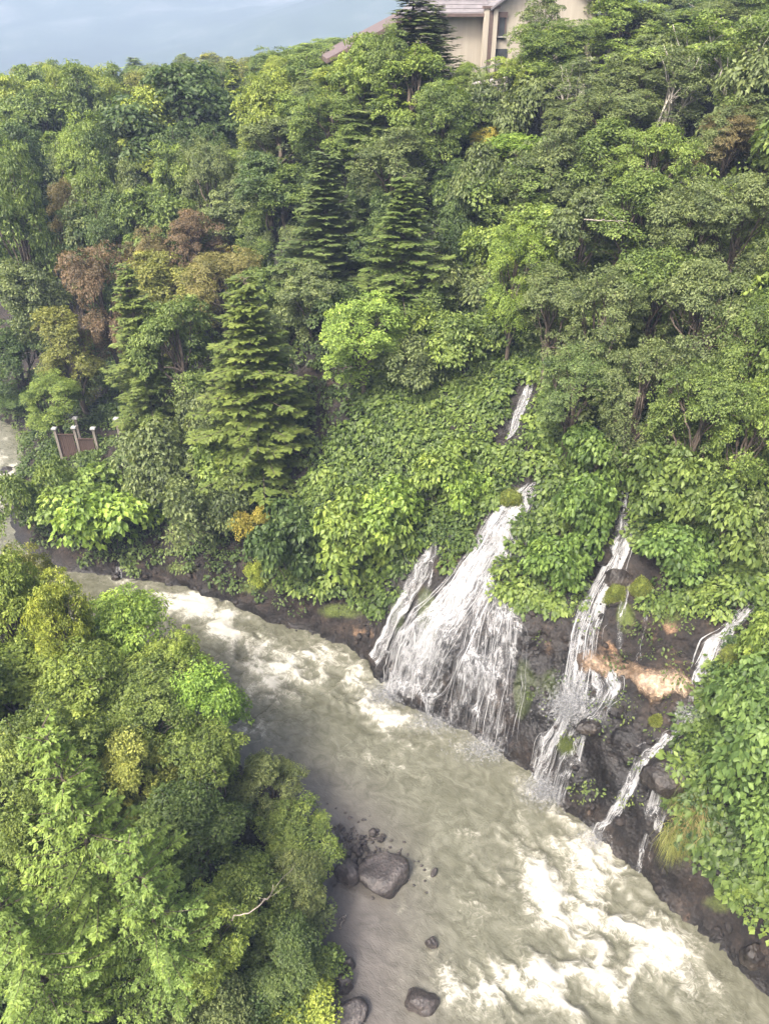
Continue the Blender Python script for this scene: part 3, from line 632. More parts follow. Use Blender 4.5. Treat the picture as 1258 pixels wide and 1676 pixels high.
# ------------------------------------------------------------------ waterfalls
def gz(XY):
    """built ground height under points (ray straight down)"""
    out = np.empty(len(XY))
    for i, (x, y) in enumerate(XY):
        r = BVH.ray_cast(Vector((x, y, 60)), Vector((0, 0, -1))); out[i] = r[0].z if r[0] is not None else 0
    return out
def fall(bands, seed, name, label):
    r = np.random.default_rng(seed); root = None; Vs, Fs, Al, n0 = [], [], [], 0; anchor = None; VV_, VF_, VD_, VU_, vn0 = [], [], [], [], 0
    for (LE, RE, n, wmin, wmax, wander, off) in bands:
        Lw = np.array([(rayhit(*p) or (hit(*p),))[0] for p in LE]); Rw = np.array([(rayhit(*p) or (hit(*p),))[0] for p in RE])
        if anchor is None: anchor = np.array([*(Lw[-1] + Rw[-1])[:2] / 2, 0])
        k = 26 if len(LE) > 2 else 14
        na, nb_ = 26, 70; aa = np.linspace(0, 1, na); bb = np.linspace(0, 1, nb_); tb = np.linspace(0, 1, len(LE))
        pl = np.stack([np.interp(bb, tb, Lw[:, i]) for i in range(3)], 1); pr = np.stack([np.interp(bb, tb, Rw[:, i]) for i in range(3)], 1)
        Pv = pl[None] * (1 - aa)[:, None, None] + pr[None] * aa[:, None, None]
        g = gz(Pv[..., :2].reshape(-1, 2)).reshape(na, nb_); z = np.maximum(g + .03, Pv[..., 2] - .35)
        for _ in range(1): z[:, 1:-1] = np.maximum(.25 * z[:, :-2] + .5 * z[:, 1:-1] + .25 * z[:, 2:], g[:, 1:-1] + .02); z[1:-1] = np.maximum(.25 * z[:-2] + .5 * z[1:-1] + .25 * z[2:], g[1:-1] + .02)
        Pv[..., 2] = np.maximum(z, -.05); Pv[..., :2] -= DV * .05
        wid_ = np.linalg.norm(Pv[-1] - Pv[0], axis=-1).mean(); len_ = np.linalg.norm(np.diff(Pv[na // 2], axis=0), axis=-1).sum()
        md = np.clip(.62 + .004 * (wmax - .05) * 1000 * .3, .5, .9) + (.0 if n > 30 else -.1)
        ds = (md + .42 * (np.minimum(1, np.sin(np.linspace(0, math.pi, na)) * 2.2) - 1)[:, None] + .35 * (np.minimum(1, np.minimum(bb * 12 + .2, 1)) - 1)[None] + .3 * fbm(aa[:, None] * 5 + seed, bb[None] * 3, 0, 3, seed) - .1 * bb[None] * (n > 100))
        VV_.append(Pv.reshape(-1, 3)); VF_.append(grid_faces(na, nb_) + vn0); vn0 += na * nb_; VD_.append(ds.ravel())
        VU_.append(np.stack([aa[:, None] * wid_ + 0 * bb[None], bb[None] * len_ + 0 * aa[:, None], np.full((na, nb_), seed + vn0 * .01)], -1).reshape(-1, 3))
        n = max(3, int(n * .32)); wmin, wmax = wmin * .5, wmax * .6
        tb = np.linspace(0, 1, len(LE))
        for q in range(n):
            b0 = max(0, r.uniform(-.5, .75)); b1 = min(1, b0 + r.uniform(.25, 1.2)); bb = np.linspace(b0, b1, k)
            a = np.clip(r.random() + wander * np.cumsum(r.normal(size=k)) / math.sqrt(k) * .6, -.03, 1.03)
            pl = np.stack([np.interp(bb, tb, Lw[:, i]) for i in range(3)], 1); pr = np.stack([np.interp(bb, tb, Rw[:, i]) for i in range(3)], 1)
            p = pl * (1 - a[:, None]) + pr * a[:, None]
            p[:, :2] += np.cumsum(r.normal(size=(k, 2)), 0) * .02
            for _ in range(2): p[1:-1, :2] = .25 * p[:-2, :2] + .5 * p[1:-1, :2] + .25 * p[2:, :2]
            g = gz(p[:, :2]); z = np.maximum(g + off, p[:, 2] - .35); z = np.minimum.accumulate(np.maximum(z, 0))
            z2 = np.convolve(np.r_[z[0], z, z[-1]], [.25, .5, .25], 'valid'); p[:, 2] = np.maximum(z2, g * (g > 0) + .015)
            # stand clear of the rock face, outward over the river
            p[:, :2] -= DV * (.05 + off * .6)
            Tn = norm(np.gradient(p, axis=0)); nrm = norm(np.tile(np.array([-DV[0], -DV[1], .75]), (k, 1)) + r.normal(size=3) * .15); S = norm(np.cross(Tn, nrm)); nrm = np.cross(S, Tn)
            w = r.uniform(wmin, wmax) * (.45 + .9 * np.clip(.5 + .5 * np.sin(np.linspace(0, r.uniform(6, 20), k) + r.random() * 6) + r.normal(size=k) * .2, 0, 1.3)) * np.minimum(1, np.minimum(np.arange(k) + .3, k - np.arange(k) - .7) / 3)
            Vs.append(np.stack([p - S * w[:, None] / 2, p + nrm * w[:, None] * .3, p + S * w[:, None] / 2], 1).reshape(-1, 3))
            i = n0 + np.arange(k - 1)[:, None] * 3
            Fs.append(np.concatenate([i + [0, 1, 4, 3], i + [1, 2, 5, 4]], 0)); n0 += 3 * k
            Al.append(np.repeat(np.clip(r.uniform(.1, .5) + .2 * np.cumsum(r.normal(size=k)) / 3, .06, .85), 3))
    root = ob(name, None, loc=anchor, label=label, category="waterfall")
    V = np.concatenate(Vs) - anchor
    ob("veil", mesh_np("veil", np.concatenate(VV_) - anchor, np.concatenate(VF_), VEIL, {"dens": np.concatenate(VD_)}, True, {"vuv": np.concatenate(VU_)}), root)
    ob("white_water", mesh_np("white_water", V, np.concatenate(Fs), WHITE, {"alpha": np.concatenate(Al)}), root)
    return root, anchor
def spray(root, anchor, spots, seed, n):
    r = np.random.default_rng(seed); Ps = []
    for (x, y, sx, sy, sz, k) in spots:
        h_ = rayhit(x, y); c = h_[0] if h_ else atz(x, y, 0)
        q = int(n * k); Ps.append(c + r.normal(size=(q, 3)) * [sx, sy, sz] + [-.25, -.3, abs(sz) * .9])
    P = np.concatenate(Ps); P = P[P[:, 2] > .02]
    L = r.uniform(.04, .15, len(P)); me = leaves_mesh("spray", P - anchor, r.normal(size=P.shape), r.normal(size=P.shape), L, L * .8, np.full(len(P), .5), WHITE, .1)
    me.attributes.new("alpha", 'FLOAT', 'POINT').data.foreach_set("value", np.full(len(me.vertices), .16, np.float32))
    ob("spray", me, root, kind="stuff")

rt, an = fall([
    ([(850, 800), (808, 830), (765, 900), (690, 985), (640, 1060), (612, 1125)], [(898, 775), (862, 850), (830, 930), (800, 1000), (760, 1090), (715, 1178)], 170, .02, .085, .16, .07),
    ([(800, 920), (770, 985), (750, 1060), (735, 1120), (720, 1180)], [(850, 985), (856, 1010), (862, 1060), (855, 1140), (838, 1236)], 150, .015, .06, .10, .06),
    ([(812, 832), (770, 905), (730, 960), (700, 1010)], [(880, 800), (846, 870), (800, 950), (760, 1020)], 60, .04, .12, .14, .1),
    ([(640, 1060), (622, 1110), (610, 1135)], [(740, 1010), (720, 1090), (710, 1178)], 80, .015, .055, .10, .06)], 7, "waterfall", "wide fan-shaped white waterfall spreading down dark rock into the river")
spray(rt, an, [(640, 1135, .7, .4, .25, .7), (720, 1178, .8, .4, .22, .8), (800, 1225, .8, .4, .25, 1)], 8, 5000)
rt, an = fall([([(703, 880), (668, 940), (632, 1020), (604, 1085)], [(722, 885), (708, 935), (668, 1000), (618, 1092)], 62, .02, .08, .16, .07),
               ([(706, 930), (690, 975), (655, 1035), (630, 1065)], [(714, 930), (702, 975), (668, 1040), (640, 1075)], 20, .03, .08, .1, .06)], 9, "waterfall", "narrow slanting waterfall on the upstream side of the wide fan-shaped one")
rt, an = fall([([(858, 630), (848, 655), (836, 690), (828, 720)], [(876, 622), (868, 655), (852, 695), (842, 712)], 90, .03, .09, .15, .08)], 10, "waterfall", "small upper cascade in a dark cleft above the wide waterfall")
rt, an = fall([
    ([(1005, 875), (985, 920), (945, 985), (925, 1050), (918, 1120), (912, 1170)], [(1046, 872), (1026, 920), (1000, 985), (984, 1030), (974, 1100), (965, 1165)], 110, .02, .09, .14, .1),
    ([(915, 1165), (885, 1200), (868, 1250), (858, 1280)], [(955, 1160), (920, 1210), (900, 1260), (888, 1300)], 56, .025, .08, .1, .07),
    ([(960, 1090), (970, 1130), (940, 1170), (915, 1190)], [(1010, 1090), (1020, 1130), (1000, 1165), (975, 1200)], 104, .012, .05, .15, .06),
    ([(930, 1195), (905, 1240), (890, 1280)], [(968, 1195), (955, 1250), (925, 1310)], 26, .02, .07, .1, .06),
    ([(1020, 790), (1010, 830), (1005, 870)], [(1032, 785), (1028, 830), (1030, 868)], 20, .03, .08, .1, .08),
    ([(1022, 960), (1010, 1000), (1004, 1060)], [(1032, 955), (1026, 1000), (1018, 1060)], 12, .02, .05, .1, .07),
    ([(1052, 1000), (1048, 1040), (1046, 1080)], [(1058, 1000), (1054, 1040), (1050, 1080)], 5, .02, .04, .1, .07)], 12, "waterfall", "tall narrow waterfall that drops past the tan ledge onto a dark rock hump")
spray(rt, an, [(935, 1160, .5, .4, .5, 1.2), (900, 1290, .6, .4, .25, 1), (940, 1120, .3, .3, .4, .2)], 13, 4500)
rt, an = fall([
    ([(1245, 970), (1190, 1020), (1150, 1050), (1128, 1110), (1120, 1150)], [(1256, 975), (1205, 1025), (1200, 1045), (1165, 1090), (1158, 1145)], 60, .02, .08, .12, .08),
    ([(1110, 1175), (1075, 1215), (1045, 1235)], [(1135, 1165), (1115, 1200), (1075, 1240)], 34, .025, .08, .12, .08),
    ([(1040, 1235), (1015, 1290), (995, 1330), (970, 1362)], [(1068, 1235), (1035, 1300), (1012, 1335), (985, 1358)], 36, .025, .08, .12, .07),
    ([(1068, 1235), (1060, 1290), (1050, 1340)], [(1120, 1215), (1110, 1300), (1085, 1365)], 26, .012, .035, .12, .06),
    ([(1046, 1375), (1044, 1400), (1040, 1425)], [(1054, 1375), (1054, 1400), (1050, 1425)], 9, .02, .06, .1, .05)], 14, "waterfall", "thin stepped waterfall beside the big hanging bush on the gorge wall")
spray(rt, an, [(975, 1362, .35, .3, .15, .4), (1125, 1160, .25, .2, .15, .15)], 15, 2500)
rt, an = fall([([(190, 925), (191, 940)], [(201, 925), (203, 950)], 14, .02, .07, .1, .05)], 16, "waterfall", "tiny white trickle falling over the low far rock bank into the river")

# ------------------------------------------------------------------ rocks
def ico():
    import bmesh
    bm = bmesh.new(); bmesh.ops.create_icosphere(bm, subdivisions=4, radius=1); V = np.array([v.co[:] for v in bm.verts]); F = np.array([[v.index for v in f.verts] for f in bm.faces]); bm.free()
    bm = bmesh.new(); bmesh.ops.create_icosphere(bm, subdivisions=2, radius=1); V2 = np.array([v.co[:] for v in bm.verts]); F2 = np.array([[v.index for v in f.verts] for f in bm.faces]); bm.free()
    return (V, F), (V2, F2)
ICO, ICO2 = ico()
def rock_verts(base, seed, ang=.28, fine=.06):
    V = base.copy(); o = seed * 3.7
    pn = norm(np.random.default_rng(seed).normal(size=(9, 3)))
    for n in pn:                                   # planar facets
        dd = V @ n; lim = .72; V = V - np.maximum(dd - lim, 0)[:, None] * n * .85
    return V * (1 + ang * fbm(V[:, 0] * 1.1 + o, V[:, 1] * 1.1, V[:, 2] * 1.1, 3, seed) + fine * fbm(V[:, 0] * 5 + o, V[:, 1] * 5, V[:, 2] * 5, 3, seed + 7))[:, None]
def rock(name, x, y, wpx, hpx, seed, material, label, cat="rock", sink=.35, zoff=0.0, long=1.0, rz=0.0, group=None):
    r_ = rayhit(x, y + hpx * .3); p = r_[0] if r_ is not None and r_[0][2] > .05 else atz(x, y + hpx * .3, 0)
    dep = p[1] * cP + (H - p[2]) * sP; w = wpx * dep / FPX / 2
    V = rock_verts(ICO[0], seed) * [w * long, w * .8, hpx * dep / FPX * .62]
    o = ob(name, mesh_np(name, V, ICO[1], material, smooth=True), loc=(p[0], p[1] + w * .2, p[2] + hpx * dep / FPX * .62 * (1 - sink) * .5 + zoff), label=label, category=cat)
    o.rotation_euler = (0, 0, rz)
    if group: o["group"] = group
    return o
rock("boulder", 630, 1432, 92, 44, 3, STONE, "largest smooth grey boulder standing in the river below the stone pile", "boulder", .5, rz=.3)
rock("boulder", 568, 1428, 46, 42, 5, STONE, "grey boulder tucked between the stone pile and the largest boulder", "boulder", .4)
rock("boulder", 686, 1638, 56, 30, 6, STONE, "low brown boulder awash in the river near the bottom edge", "boulder", .6)
rock("boulder", 705, 1542, 22, 22, 8, STONE, "small grey boulder splashed by foam in midstream", "boulder", .5)
rock("boulder", 572, 1660, 66, 36, 9, STONE, "flat grey slab at the water's edge below the shrubs", "boulder", .4, rz=.4)
rock("boulder", 560, 1608, 34, 40, 10, STONE, "dark angular boulder at the bank edge under the leafy shrub", "boulder", .4)
rock("boulder", 568, 1575, 28, 28, 12, STONE, "tilted dark stone by the bank above the angular boulder", "boulder", .4)
rock("boulder", 488, 1330, 14, 10, 17, STONE, "small stone at the water's edge beside the dark grey-green tree", "boulder", .5)
rock("boulder", 462, 1312, 10, 8, 18, STONE, "tiny dark stone half under the dark grey-green tree", "boulder", .5)
rock("boulder", 983, 905, 44, 36, 13, DROCK, "rounded dark wet boulder beside the head of the tall narrow waterfall", "boulder", .3)
rock("boulder", 1012, 945, 46, 36, 14, DROCK, "dark wet rock block right below the rounded boulder", "boulder", .5)
rock("boulder", 1228, 850, 90, 70, 15, PROCK, "pale grey rock face showing through vines high on the gorge wall", "rock", .6)
rock("boulder", 1010, 712, 95, 34, 16, PROCK, "grey rock lip overhanging a dark hollow in the slope", "rock", .5)
rock("boulder", 1235, 1560, 50, 45, 19, DROCK, "grey square-edged rock low on the dark gorge wall", "rock", .5)
rock("boulder", 965, 1190, 46, 26, 20, DROCK, "dark knob of rock splitting the tall narrow waterfall", "rock", .5)
rock("boulder", 1090, 1265, 90, 55, 22, DROCK, "dark rounded rock hump under the thin stepped waterfall", "rock", .7)
rock("boulder", 190, 945, 16, 12, 23, DROCK, "dark stone at the foot of the tiny white trickle", "rock", .4)
rock("boulder", 40, 800, 26, 18, 24, DROCK, "dark boulder in the white rapids beyond the fence", "boulder", .4)
rock("boulder", 15, 775, 40, 18, 25, DROCK, "flat dark ledge crossing the white rapids at the edge of the picture", "boulder", .4)
rock("boulder", 28, 835, 20, 22, 26, DROCK, "round dark boulder at the foot of the white rapids", "boulder", .4)
# tan mineral ledge: a drooping crust with a fringed lower edge
def ledge():
    top = [(945, 1068), (975, 1062), (1005, 1070), (1035, 1082), (1065, 1095), (1095, 1092), (1122, 1100), (1138, 1118)]
    bot = [(948, 1098), (972, 1098), (1005, 1100), (1032, 1120), (1055, 1142), (1078, 1150), (1110, 1138), (1135, 1135)]
    n, k = 90, 16; tt = np.linspace(0, 1, len(top)); u = np.linspace(0, 1, n)
    TP, BP = np.array(top, float), np.array(bot, float); v = np.linspace(0, 1, k)[None, :, None]; fr = 1 + .4 * fbm(u * 9, 0 * u, 0, 3, 3)
    Tp = np.stack([np.interp(u, tt, TP[:, i]) for i in (0, 1)], 1); Bp = np.stack([np.interp(u, tt, BP[:, i]) for i in (0, 1)], 1)
    Tp[:, 1] += 5 * fbm(u * 40, 0 * u, 2, 3, 13); Bp[:, 1] += 9 * fbm(u * 45, 0 * u, 3, 3, 14)
    Q = Tp[:, None] * (1 - v * fr[:, None, None]) + Bp[:, None] * (v * fr[:, None, None])
    P = np.array([[rayhit(*q)[0] for q in row] for row in Q])
    for _ in range(2): P[1:-1] = .25 * P[:-2] + .5 * P[1:-1] + .25 * P[2:]
    bulge = (.02 + .16 * np.sin(np.linspace(0, math.pi, k)))[None] * (1 + .6 * fbm(u[:, None] * 12, v[..., 0] * 2 + 0 * u[:, None], 0, 3, 5))
    flute = .05 * noise(u[:, None] * 26 + 0 * v[..., 0], v[..., 0] * 1.5 + 0 * u[:, None], 0, 9)
    P = P + np.array([-DV[0], -DV[1], .5]) * (bulge + flute)[..., None]
    P = P + .07 * np.stack([fbm(P[..., 0] * 4, P[..., 1] * 4, P[..., 2] * 3 + 9 * i, 3, 15 + i) for i in range(3)], -1)
    edge = np.minimum(np.minimum(np.linspace(0, 1, k) * 3, (1 - np.linspace(0, 1, k)) * 2.2)[None] , np.minimum(u * 6, (1 - u) * 6)[:, None]); edge = np.clip(edge, 0, 1)
    c = P.reshape(-1, 3).mean(0)
    ob("mineral_ledge", mesh_np("mineral_ledge", P.reshape(-1, 3) - c, grid_faces(n, k), OCHRE, {"edge": edge.ravel()}, True), loc=c, label="bright tan mineral crust ledge on the gorge wall beside the tall waterfall", category="rock")
ledge()
# loose stones of the pile
r = np.random.default_rng(77)
smesh = [mesh_np("stone", rock_verts(ICO2[0], 40 + i, .3, .1) * [1, .8, .6], ICO2[1], STONE) for i in range(6)]
for i in range(64):
    x = r.normal(585, 34); y = 1395 + (x - 585) * .35 + r.normal() * 17; q = atz(x, y, 0); s_ = r.uniform(.08, .26)
    o = ob("stone", smesh[i % 6], loc=(q[0], q[1], .05 + .22 * math.exp(-((x - 590) / 40) ** 2) * r.random()), label="dark angular stone heaped in the stone pile beside the largest boulder", category="stone", group="stones of the pile by the boulders")
    o.scale = (s_, s_, s_); o.rotation_euler = tuple(r.uniform(0, 6, 3))
V, F, n0 = [], [], 0
for i in range(420):
    x = r.normal(578, 42); y = 1393 + (x - 580) * .35 + r.normal() * 22; q = atz(x, y, 0); s_ = r.uniform(.03, .09)
    vv = rock_verts(ICO2[0][:42], 50 + i % 5, .3, 0) if False else ICO2[0] * [1, .8, .6]
    V.append(vv * s_ + [q[0], q[1], .04]); F.append(ICO2[1] + n0); n0 += len(vv)
ob("gravel", mesh_np("gravel", np.concatenate(V), np.concatenate(F), STONE), kind="stuff", label="fine grey gravel between the stones of the pile", category="gravel")

BARE0 = [(722, 872), (692, 880), (612, 1040), (592, 1110), (840, 1260), (866, 1210), (872, 1020), (846, 985), (885, 800), (905, 765)]
V, F, n0 = [], [], 0; r = np.random.default_rng(78); base_ = [rock_verts(ICO2[0], 60 + i, .35, .12) for i in range(8)]
for i in range(2600):
    u_, v_ = r.uniform(-40, 9), r.uniform(17, 28); X_, Y_ = u_ * DU[0] + v_ * DV[0], u_ * DU[1] + v_ * DV[1]; d_ = float(sdist(RB, [X_], [Y_])[0][0])
    if d_ < .02 or d_ > (1.6 if X_ < -1 else 5.5): continue
    z_ = BVH.ray_cast(Vector((X_, Y_, 60)), Vector((0, 0, -1)))[0]
    if z_ is None: continue
    qx_, qy_ = pix(np.array(z_))
    if inpoly(np.array(qx_), np.array(qy_), BARE0) or inpoly(np.array(qx_), np.array(qy_), [(930, 1050), (1150, 1080), (1150, 1160), (1050, 1160), (930, 1110)]): continue
    s_ = .06 + .2 * r.random() ** 3; a_ = r.random() * 6.28; R_ = np.array([[math.cos(a_), -math.sin(a_), 0], [math.sin(a_), math.cos(a_), 0], [0, 0, 1]])
    V.append((base_[i % 8] * [s_, s_ * .8, s_ * .75]) @ R_.T + np.array(z_) - [.02, .03, 0]); F.append(ICO2[1] + n0); n0 += len(ICO2[0])
gr = mesh_np("bank_rubble", np.concatenate(V), np.concatenate(F), GROUND, {"rock": np.ones(n0), "wet": np.full(n0, .35)})
ob("bank_rubble", gr, kind="stuff", label="brown stones embedded in the rocky river bank", category="rubble")

# moss cushions and hanging grass
def moss(x, y, wpx, hpx, seed, label):
    h_ = rayhit(x, y); p = h_[0]; dep = p[1] * cP + (H - p[2]) * sP; w = wpx * dep / FPX / 2; hh = hpx * dep / FPX / 2
    V = rock_verts(ICO[0], seed, .35, .12) * [w, w * .7, hh]
    root = ob("moss_cushion", mesh_np("moss_cushion", V, ICO[1], MOSS, smooth=True), loc=p + np.array([-.1, -.15, 0]), label=label, category="moss")
    r = np.random.default_rng(seed); i = r.integers(0, len(V), 2600); P = V[i] * 1.0; D = norm(P / [w, w * .7, hh])
    me = leaves_mesh("moss_tuft", P, D + [0, 0, -.5] + r.normal(size=P.shape) * .35, np.cross(D, r.normal(size=P.shape)), r.uniform(.05, .11, len(P)), .022, r.normal(.5, .2, len(P)), LEAF)
    o = ob("moss_tuft", me, root); o.color = (.14, .17, .03, 1)
for i, (x, y, w, h_, l) in enumerate([(1008, 972, 34, 42, "bright moss cushion on the dark block beside the tall narrow waterfall"), (1048, 960, 40, 44, "moss cushion on a pale stone under the leafy vines"),
        (1205, 1068, 44, 42, "bright moss cushion beside the top of the thin stepped waterfall"), (1190, 1108, 30, 34, "smaller moss cushion under the bright one by the thin waterfall"),
        (838, 815, 36, 34, "moss patch splitting the head of the wide waterfall"), (1140, 850, 40, 60, "yellow moss on the rock wall under the vines"), (1075, 1175, 22, 22, "small moss tuft just under the tan ledge")]):
    moss(x, y, w, h_, 200 + i, l)
def grass(x, y, wpx, hpx, seed, label, color):
    h_ = rayhit(x, y); p = h_[0]; dep = p[1] * cP + (H - p[2]) * sP; w = wpx * dep / FPX / 2; hh = hpx * dep / FPX
    r = np.random.default_rng(seed); n = 1500; P0 = np.c_[r.normal(size=n) * w * .45, r.normal(size=n) * w * .3, r.normal(size=n) * hh * .15]
    out = norm(np.c_[r.normal(size=n) * .7, r.normal(size=n) * .5 - .9, np.full(n, .7)]); L = hh * r.uniform(.4, .9, n)
    k = 5; t = np.linspace(0, 1, k); C = P0[:, None] + out[:, None] * (L[:, None] * t * .6)[..., None]; C[..., 2] -= (L[:, None] * .9 * t ** 2)
    S = norm(np.cross(out, r.normal(size=(n, 3)))) * .012; V = np.stack([C - S[:, None] * (1 - t * .9)[None, :, None], C + S[:, None] * (1 - t * .9)[None, :, None]], 2).reshape(-1, 3)
    i = (np.arange(n)[:, None] * 2 * k + np.arange(k - 1)[None] * 2).reshape(-1, 1); F = np.concatenate([i, i + 1, i + 3, i + 2], 1)
    o = ob("grass_tuft", mesh_np("grass_tuft", V, F, LEAF, {"tint": np.repeat(np.clip(r.normal(.5, .2, n), 0, 1), 2 * k)}), loc=p, label=label, category="grass"); o.color = (*color, 1)
grass(1125, 1285, 60, 60, 301, "green hanging grass tuft beside the big hanging bush", (.14, .18, .04))
grass(1145, 1335, 70, 75, 302, "yellowed hanging grass tuft below the green one", (.2, .18, .06))
grass(1110, 1365, 46, 70, 303, "lowest hanging grass tuft on the wet rock wall", (.17, .19, .05))
grass(930, 1215, 24, 30, 304, "little grass tuft on the dark rock between two waterfalls", (.08, .11, .02))

# ------------------------------------------------------------------ leafy ground cover on the slope
BARE = [[(722, 872), (692, 880), (612, 1040), (592, 1110), (840, 1260), (866, 1210), (872, 1020), (846, 985), (815, 960), (812, 930), (885, 800), (905, 765), (880, 760), (820, 810), (770, 890), (735, 930)],
        [(830, 1005), (955, 985), (950, 900), (990, 870), (1020, 790), (1034, 780), (1050, 880), (1110, 900), (1090, 940), (1050, 985), (1140, 1000), (1160, 1010), (1258, 960), (1258, 985), (1190, 1060), (1120, 1180), (1100, 1300), (1110, 1420), (1258, 1520), (1258, 1700), (1100, 1700), (860, 1290)],
        [(826, 652), (850, 612), (892, 612), (888, 655), (850, 722), (822, 738), (810, 715)], [(960, 690), (1060, 685), (1060, 735), (985, 738)]]
def cover(name, label, color, ulim, vlim, n, per, size, seed, dmin=.95, dmax=24, polys=BARE, keep=None):
    r = np.random.default_rng(seed); u = r.uniform(*ulim, n * 3); v = r.uniform(*vlim, n * 3)
    X = u * DU[0] + v * DV[0]; Y = u * DU[1] + v * DV[1]; d, s = sdist(RB, X, Y)
    z = G(X, Y); qx, qy = pix(np.stack([X, Y, z + .25], -1))
    ok = (d > dmin + .25 * fbm(X * .8, Y * .8, 0, 2, 3)) & (d < dmax) & (qx > -60) & (qx < 1600)
    for p in polys: ok &= ~inpoly(qx, qy, p)
    if keep is not None: ok &= inpoly(qx, qy, keep)
    i = np.nonzero(ok)[0][:n]; X, Y, z, d = X[i], Y[i], z[i], d[i]
    e = .3; gx = (G(X + e, Y) - G(X - e, Y)) / (2 * e); gy = (G(X, Y + e) - G(X, Y - e)) / (2 * e); D = norm(np.stack([-gx, -gy, np.full_like(gx, .9)], -1))
    lift = .25 + .55 * np.clip(fbm(X * .45, Y * .45, 0, 3, seed), -.4, 1) + .25 * r.random(len(X))
    C = np.stack([X, Y, z], -1) + D * np.maximum(lift, .05)[:, None]
    P, A, N, L, t = clump_leaves(r, C, D, r.uniform(.35, .7, len(C)), per, size, .6, .35)
    t = t + np.repeat(.4 * fbm(X * .3, Y * .3, 3, 3, seed + 5), per); L = L * np.repeat(r.uniform(.6, 1.25, len(C)), per)
    o = ob(name, leaves_mesh(name, P, A, N, L, L * .66, t, LEAF), kind="stuff", label=label, category="plants"); o.color = (*color, 1)
    print(name, len(i), "clumps")
cover("ground_cover", "dense blanket of broad green leaves over the gorge slope", (.108, .168, .034), (-27, 13), (14, 44), 4100, 46, .29, 401)
cover("hillside_cover", "leafy undergrowth showing between the trees around the dark firs", (.07, .11, .03), (-60, 6), (30, 66), 2600, 26, .3, 404, 9, 50, [], [(390, 250), (560, 220), (820, 220), (820, 560), (400, 570)])
cover("creeper_cover", "darker small-leaved creepers mixed into the slope greenery", (.06, .105, .03), (-27, 6), (20, 44), 1300, 60, .13, 403)
cover("hanging_vines", "sparse small green plants rooted in the wet rock between the waterfalls", (.08, .12, .03), (-16, 10), (14, 30), 150, 24, .15, 405, .5, 12, [BARE[0]], [(865, 990), (960, 990), (1060, 960), (1140, 1000), (1120, 1200), (1100, 1440), (1258, 1560), (1258, 1640), (1090, 1500), (960, 1360), (880, 1260)])
cover("bank_cover", "mixed leafy undergrowth along the upstream bank", (.085, .135, .035), (-62, -24), (17, 44), 1900, 45, .24, 402, .5, 16)

# ------------------------------------------------------------------ colours of the foliage kinds

FG = "forest on the ridge behind"
# far ridge and plateau fill
r = np.random.default_rng(500)
RIDGE = "hazy green tree in the distant row along the ridge"
for i in range(46):
    x = -60 + i * 13.5 + r.normal() * 8; Y = r.uniform(84, 128)
    T(r.choice(['broad', 'fine', 'birch', 'spruce'], p=[.5, .3, .1, .1]), x, np.interp(x, [-60, 0, 60, 100, 200, 300, 400, 440, 500, 560], [120, 118, 108, 104, 108, 100, 98, 84, 70, 66]) + r.normal() * 7, Y, r.uniform(60, 110), (cc := [MG, LG, YG, GG, OL][int(r.integers(0, 5))]), f"hazy {hue_word(cc)} tree in the distant row along the ridge, {'over the huge dark tree' if 150 < x < 420 else 'near the picture edge' if x <= 150 else 'by the brown roof'}", FG)
for i in range(26):
    x = 880 + i * 17 + r.normal() * 8
    T(r.choice(['broad', 'fine', 'birch']), x, r.uniform(-40, 25), r.uniform(58, 84), r.uniform(80, 130), (cc := [MG, LG, DG, GG][int(r.integers(0, 4))]), f"tall {hue_word(cc)} tree in the distant row above the gorge {'just beside the house' if x < 1050 else 'far along from the house'}", "trees on the plateau beside the house")
SL = "mid green broadleaf tree in the dense wood filling the slope behind the conifers"
for i in range(44):
    x = r.uniform(-40, 520); Y = r.uniform(60, 82)
    T(r.choice(['broad', 'fine', 'broad']), x, r.uniform(180, 330), Y, r.uniform(70, 120), (cc := [MG, DG, GG, LG][int(r.integers(0, 4))]), f"{hue_word(cc)} tree in the dense wood {'behind the dark spruce' if x > 400 else 'under the huge dark round tree' if x > 180 else 'above the wooden fence'}", "wood on the slope behind the conifers")

def fill(kinds, poly, spacing, hlim, cols, label, group, seed, dlim=(9, 60), side=1, ymin=2, roof=None):
    r = np.random.default_rng(seed); u, v = np.meshgrid(np.arange(-90, 34, spacing), np.arange(-6, 80, spacing), indexing='ij'); u = u.ravel(); v = v.ravel(); n = len(u)
    u = u + r.normal(size=n) * spacing * .3; v = v + r.normal(size=n) * spacing * .3; X, Y = u * DU[0] + v * DV[0], u * DU[1] + v * DV[1]
    d = sdist(RB, X, Y)[0] if side > 0 else -sdist(LB, X, Y)[0]; z = G(X, Y); h = r.uniform(*hlim, n); qx, qy = pix(np.stack([X, Y, z + h * .6], -1)); tx, ty = pix(np.stack([X, Y, z + h * 1.05], -1))
    ok = (d > dlim[0]) & (d < dlim[1]) & (Y > ymin) & inpoly(qx, qy, poly)
    if roof: ok &= ~((tx > roof[0]) & (tx < roof[1]) & (ty < roof[2]))
    for i in np.nonzero(ok)[0]:
        plant(kinds[int(r.integers(0, len(kinds)))], X[i], Y[i], z[i], h[i], h[i] * r.uniform(.85, 1.1), (cc := cols[int(r.integers(0, len(cols)))]), label.format(hue=hue_word(cc), size=size_word((h[i] - hlim[0]) / (hlim[1] - hlim[0])), side=('house end' if qx[i] > 640 else 'ridge end') if qx[i] > 400 else 'river'), group)
fill(['broad', 'fine'], [(420, 120), (560, 100), (760, 110), (790, 330), (770, 470), (640, 560), (430, 540), (380, 400)], 3.3, (4.5, 7), [MG, DG, GG, LG], "{size} {hue} tree in the thicket below the house, {side}", "thicket below the house", 601, ymin=54, roof=(690, 900, 112))
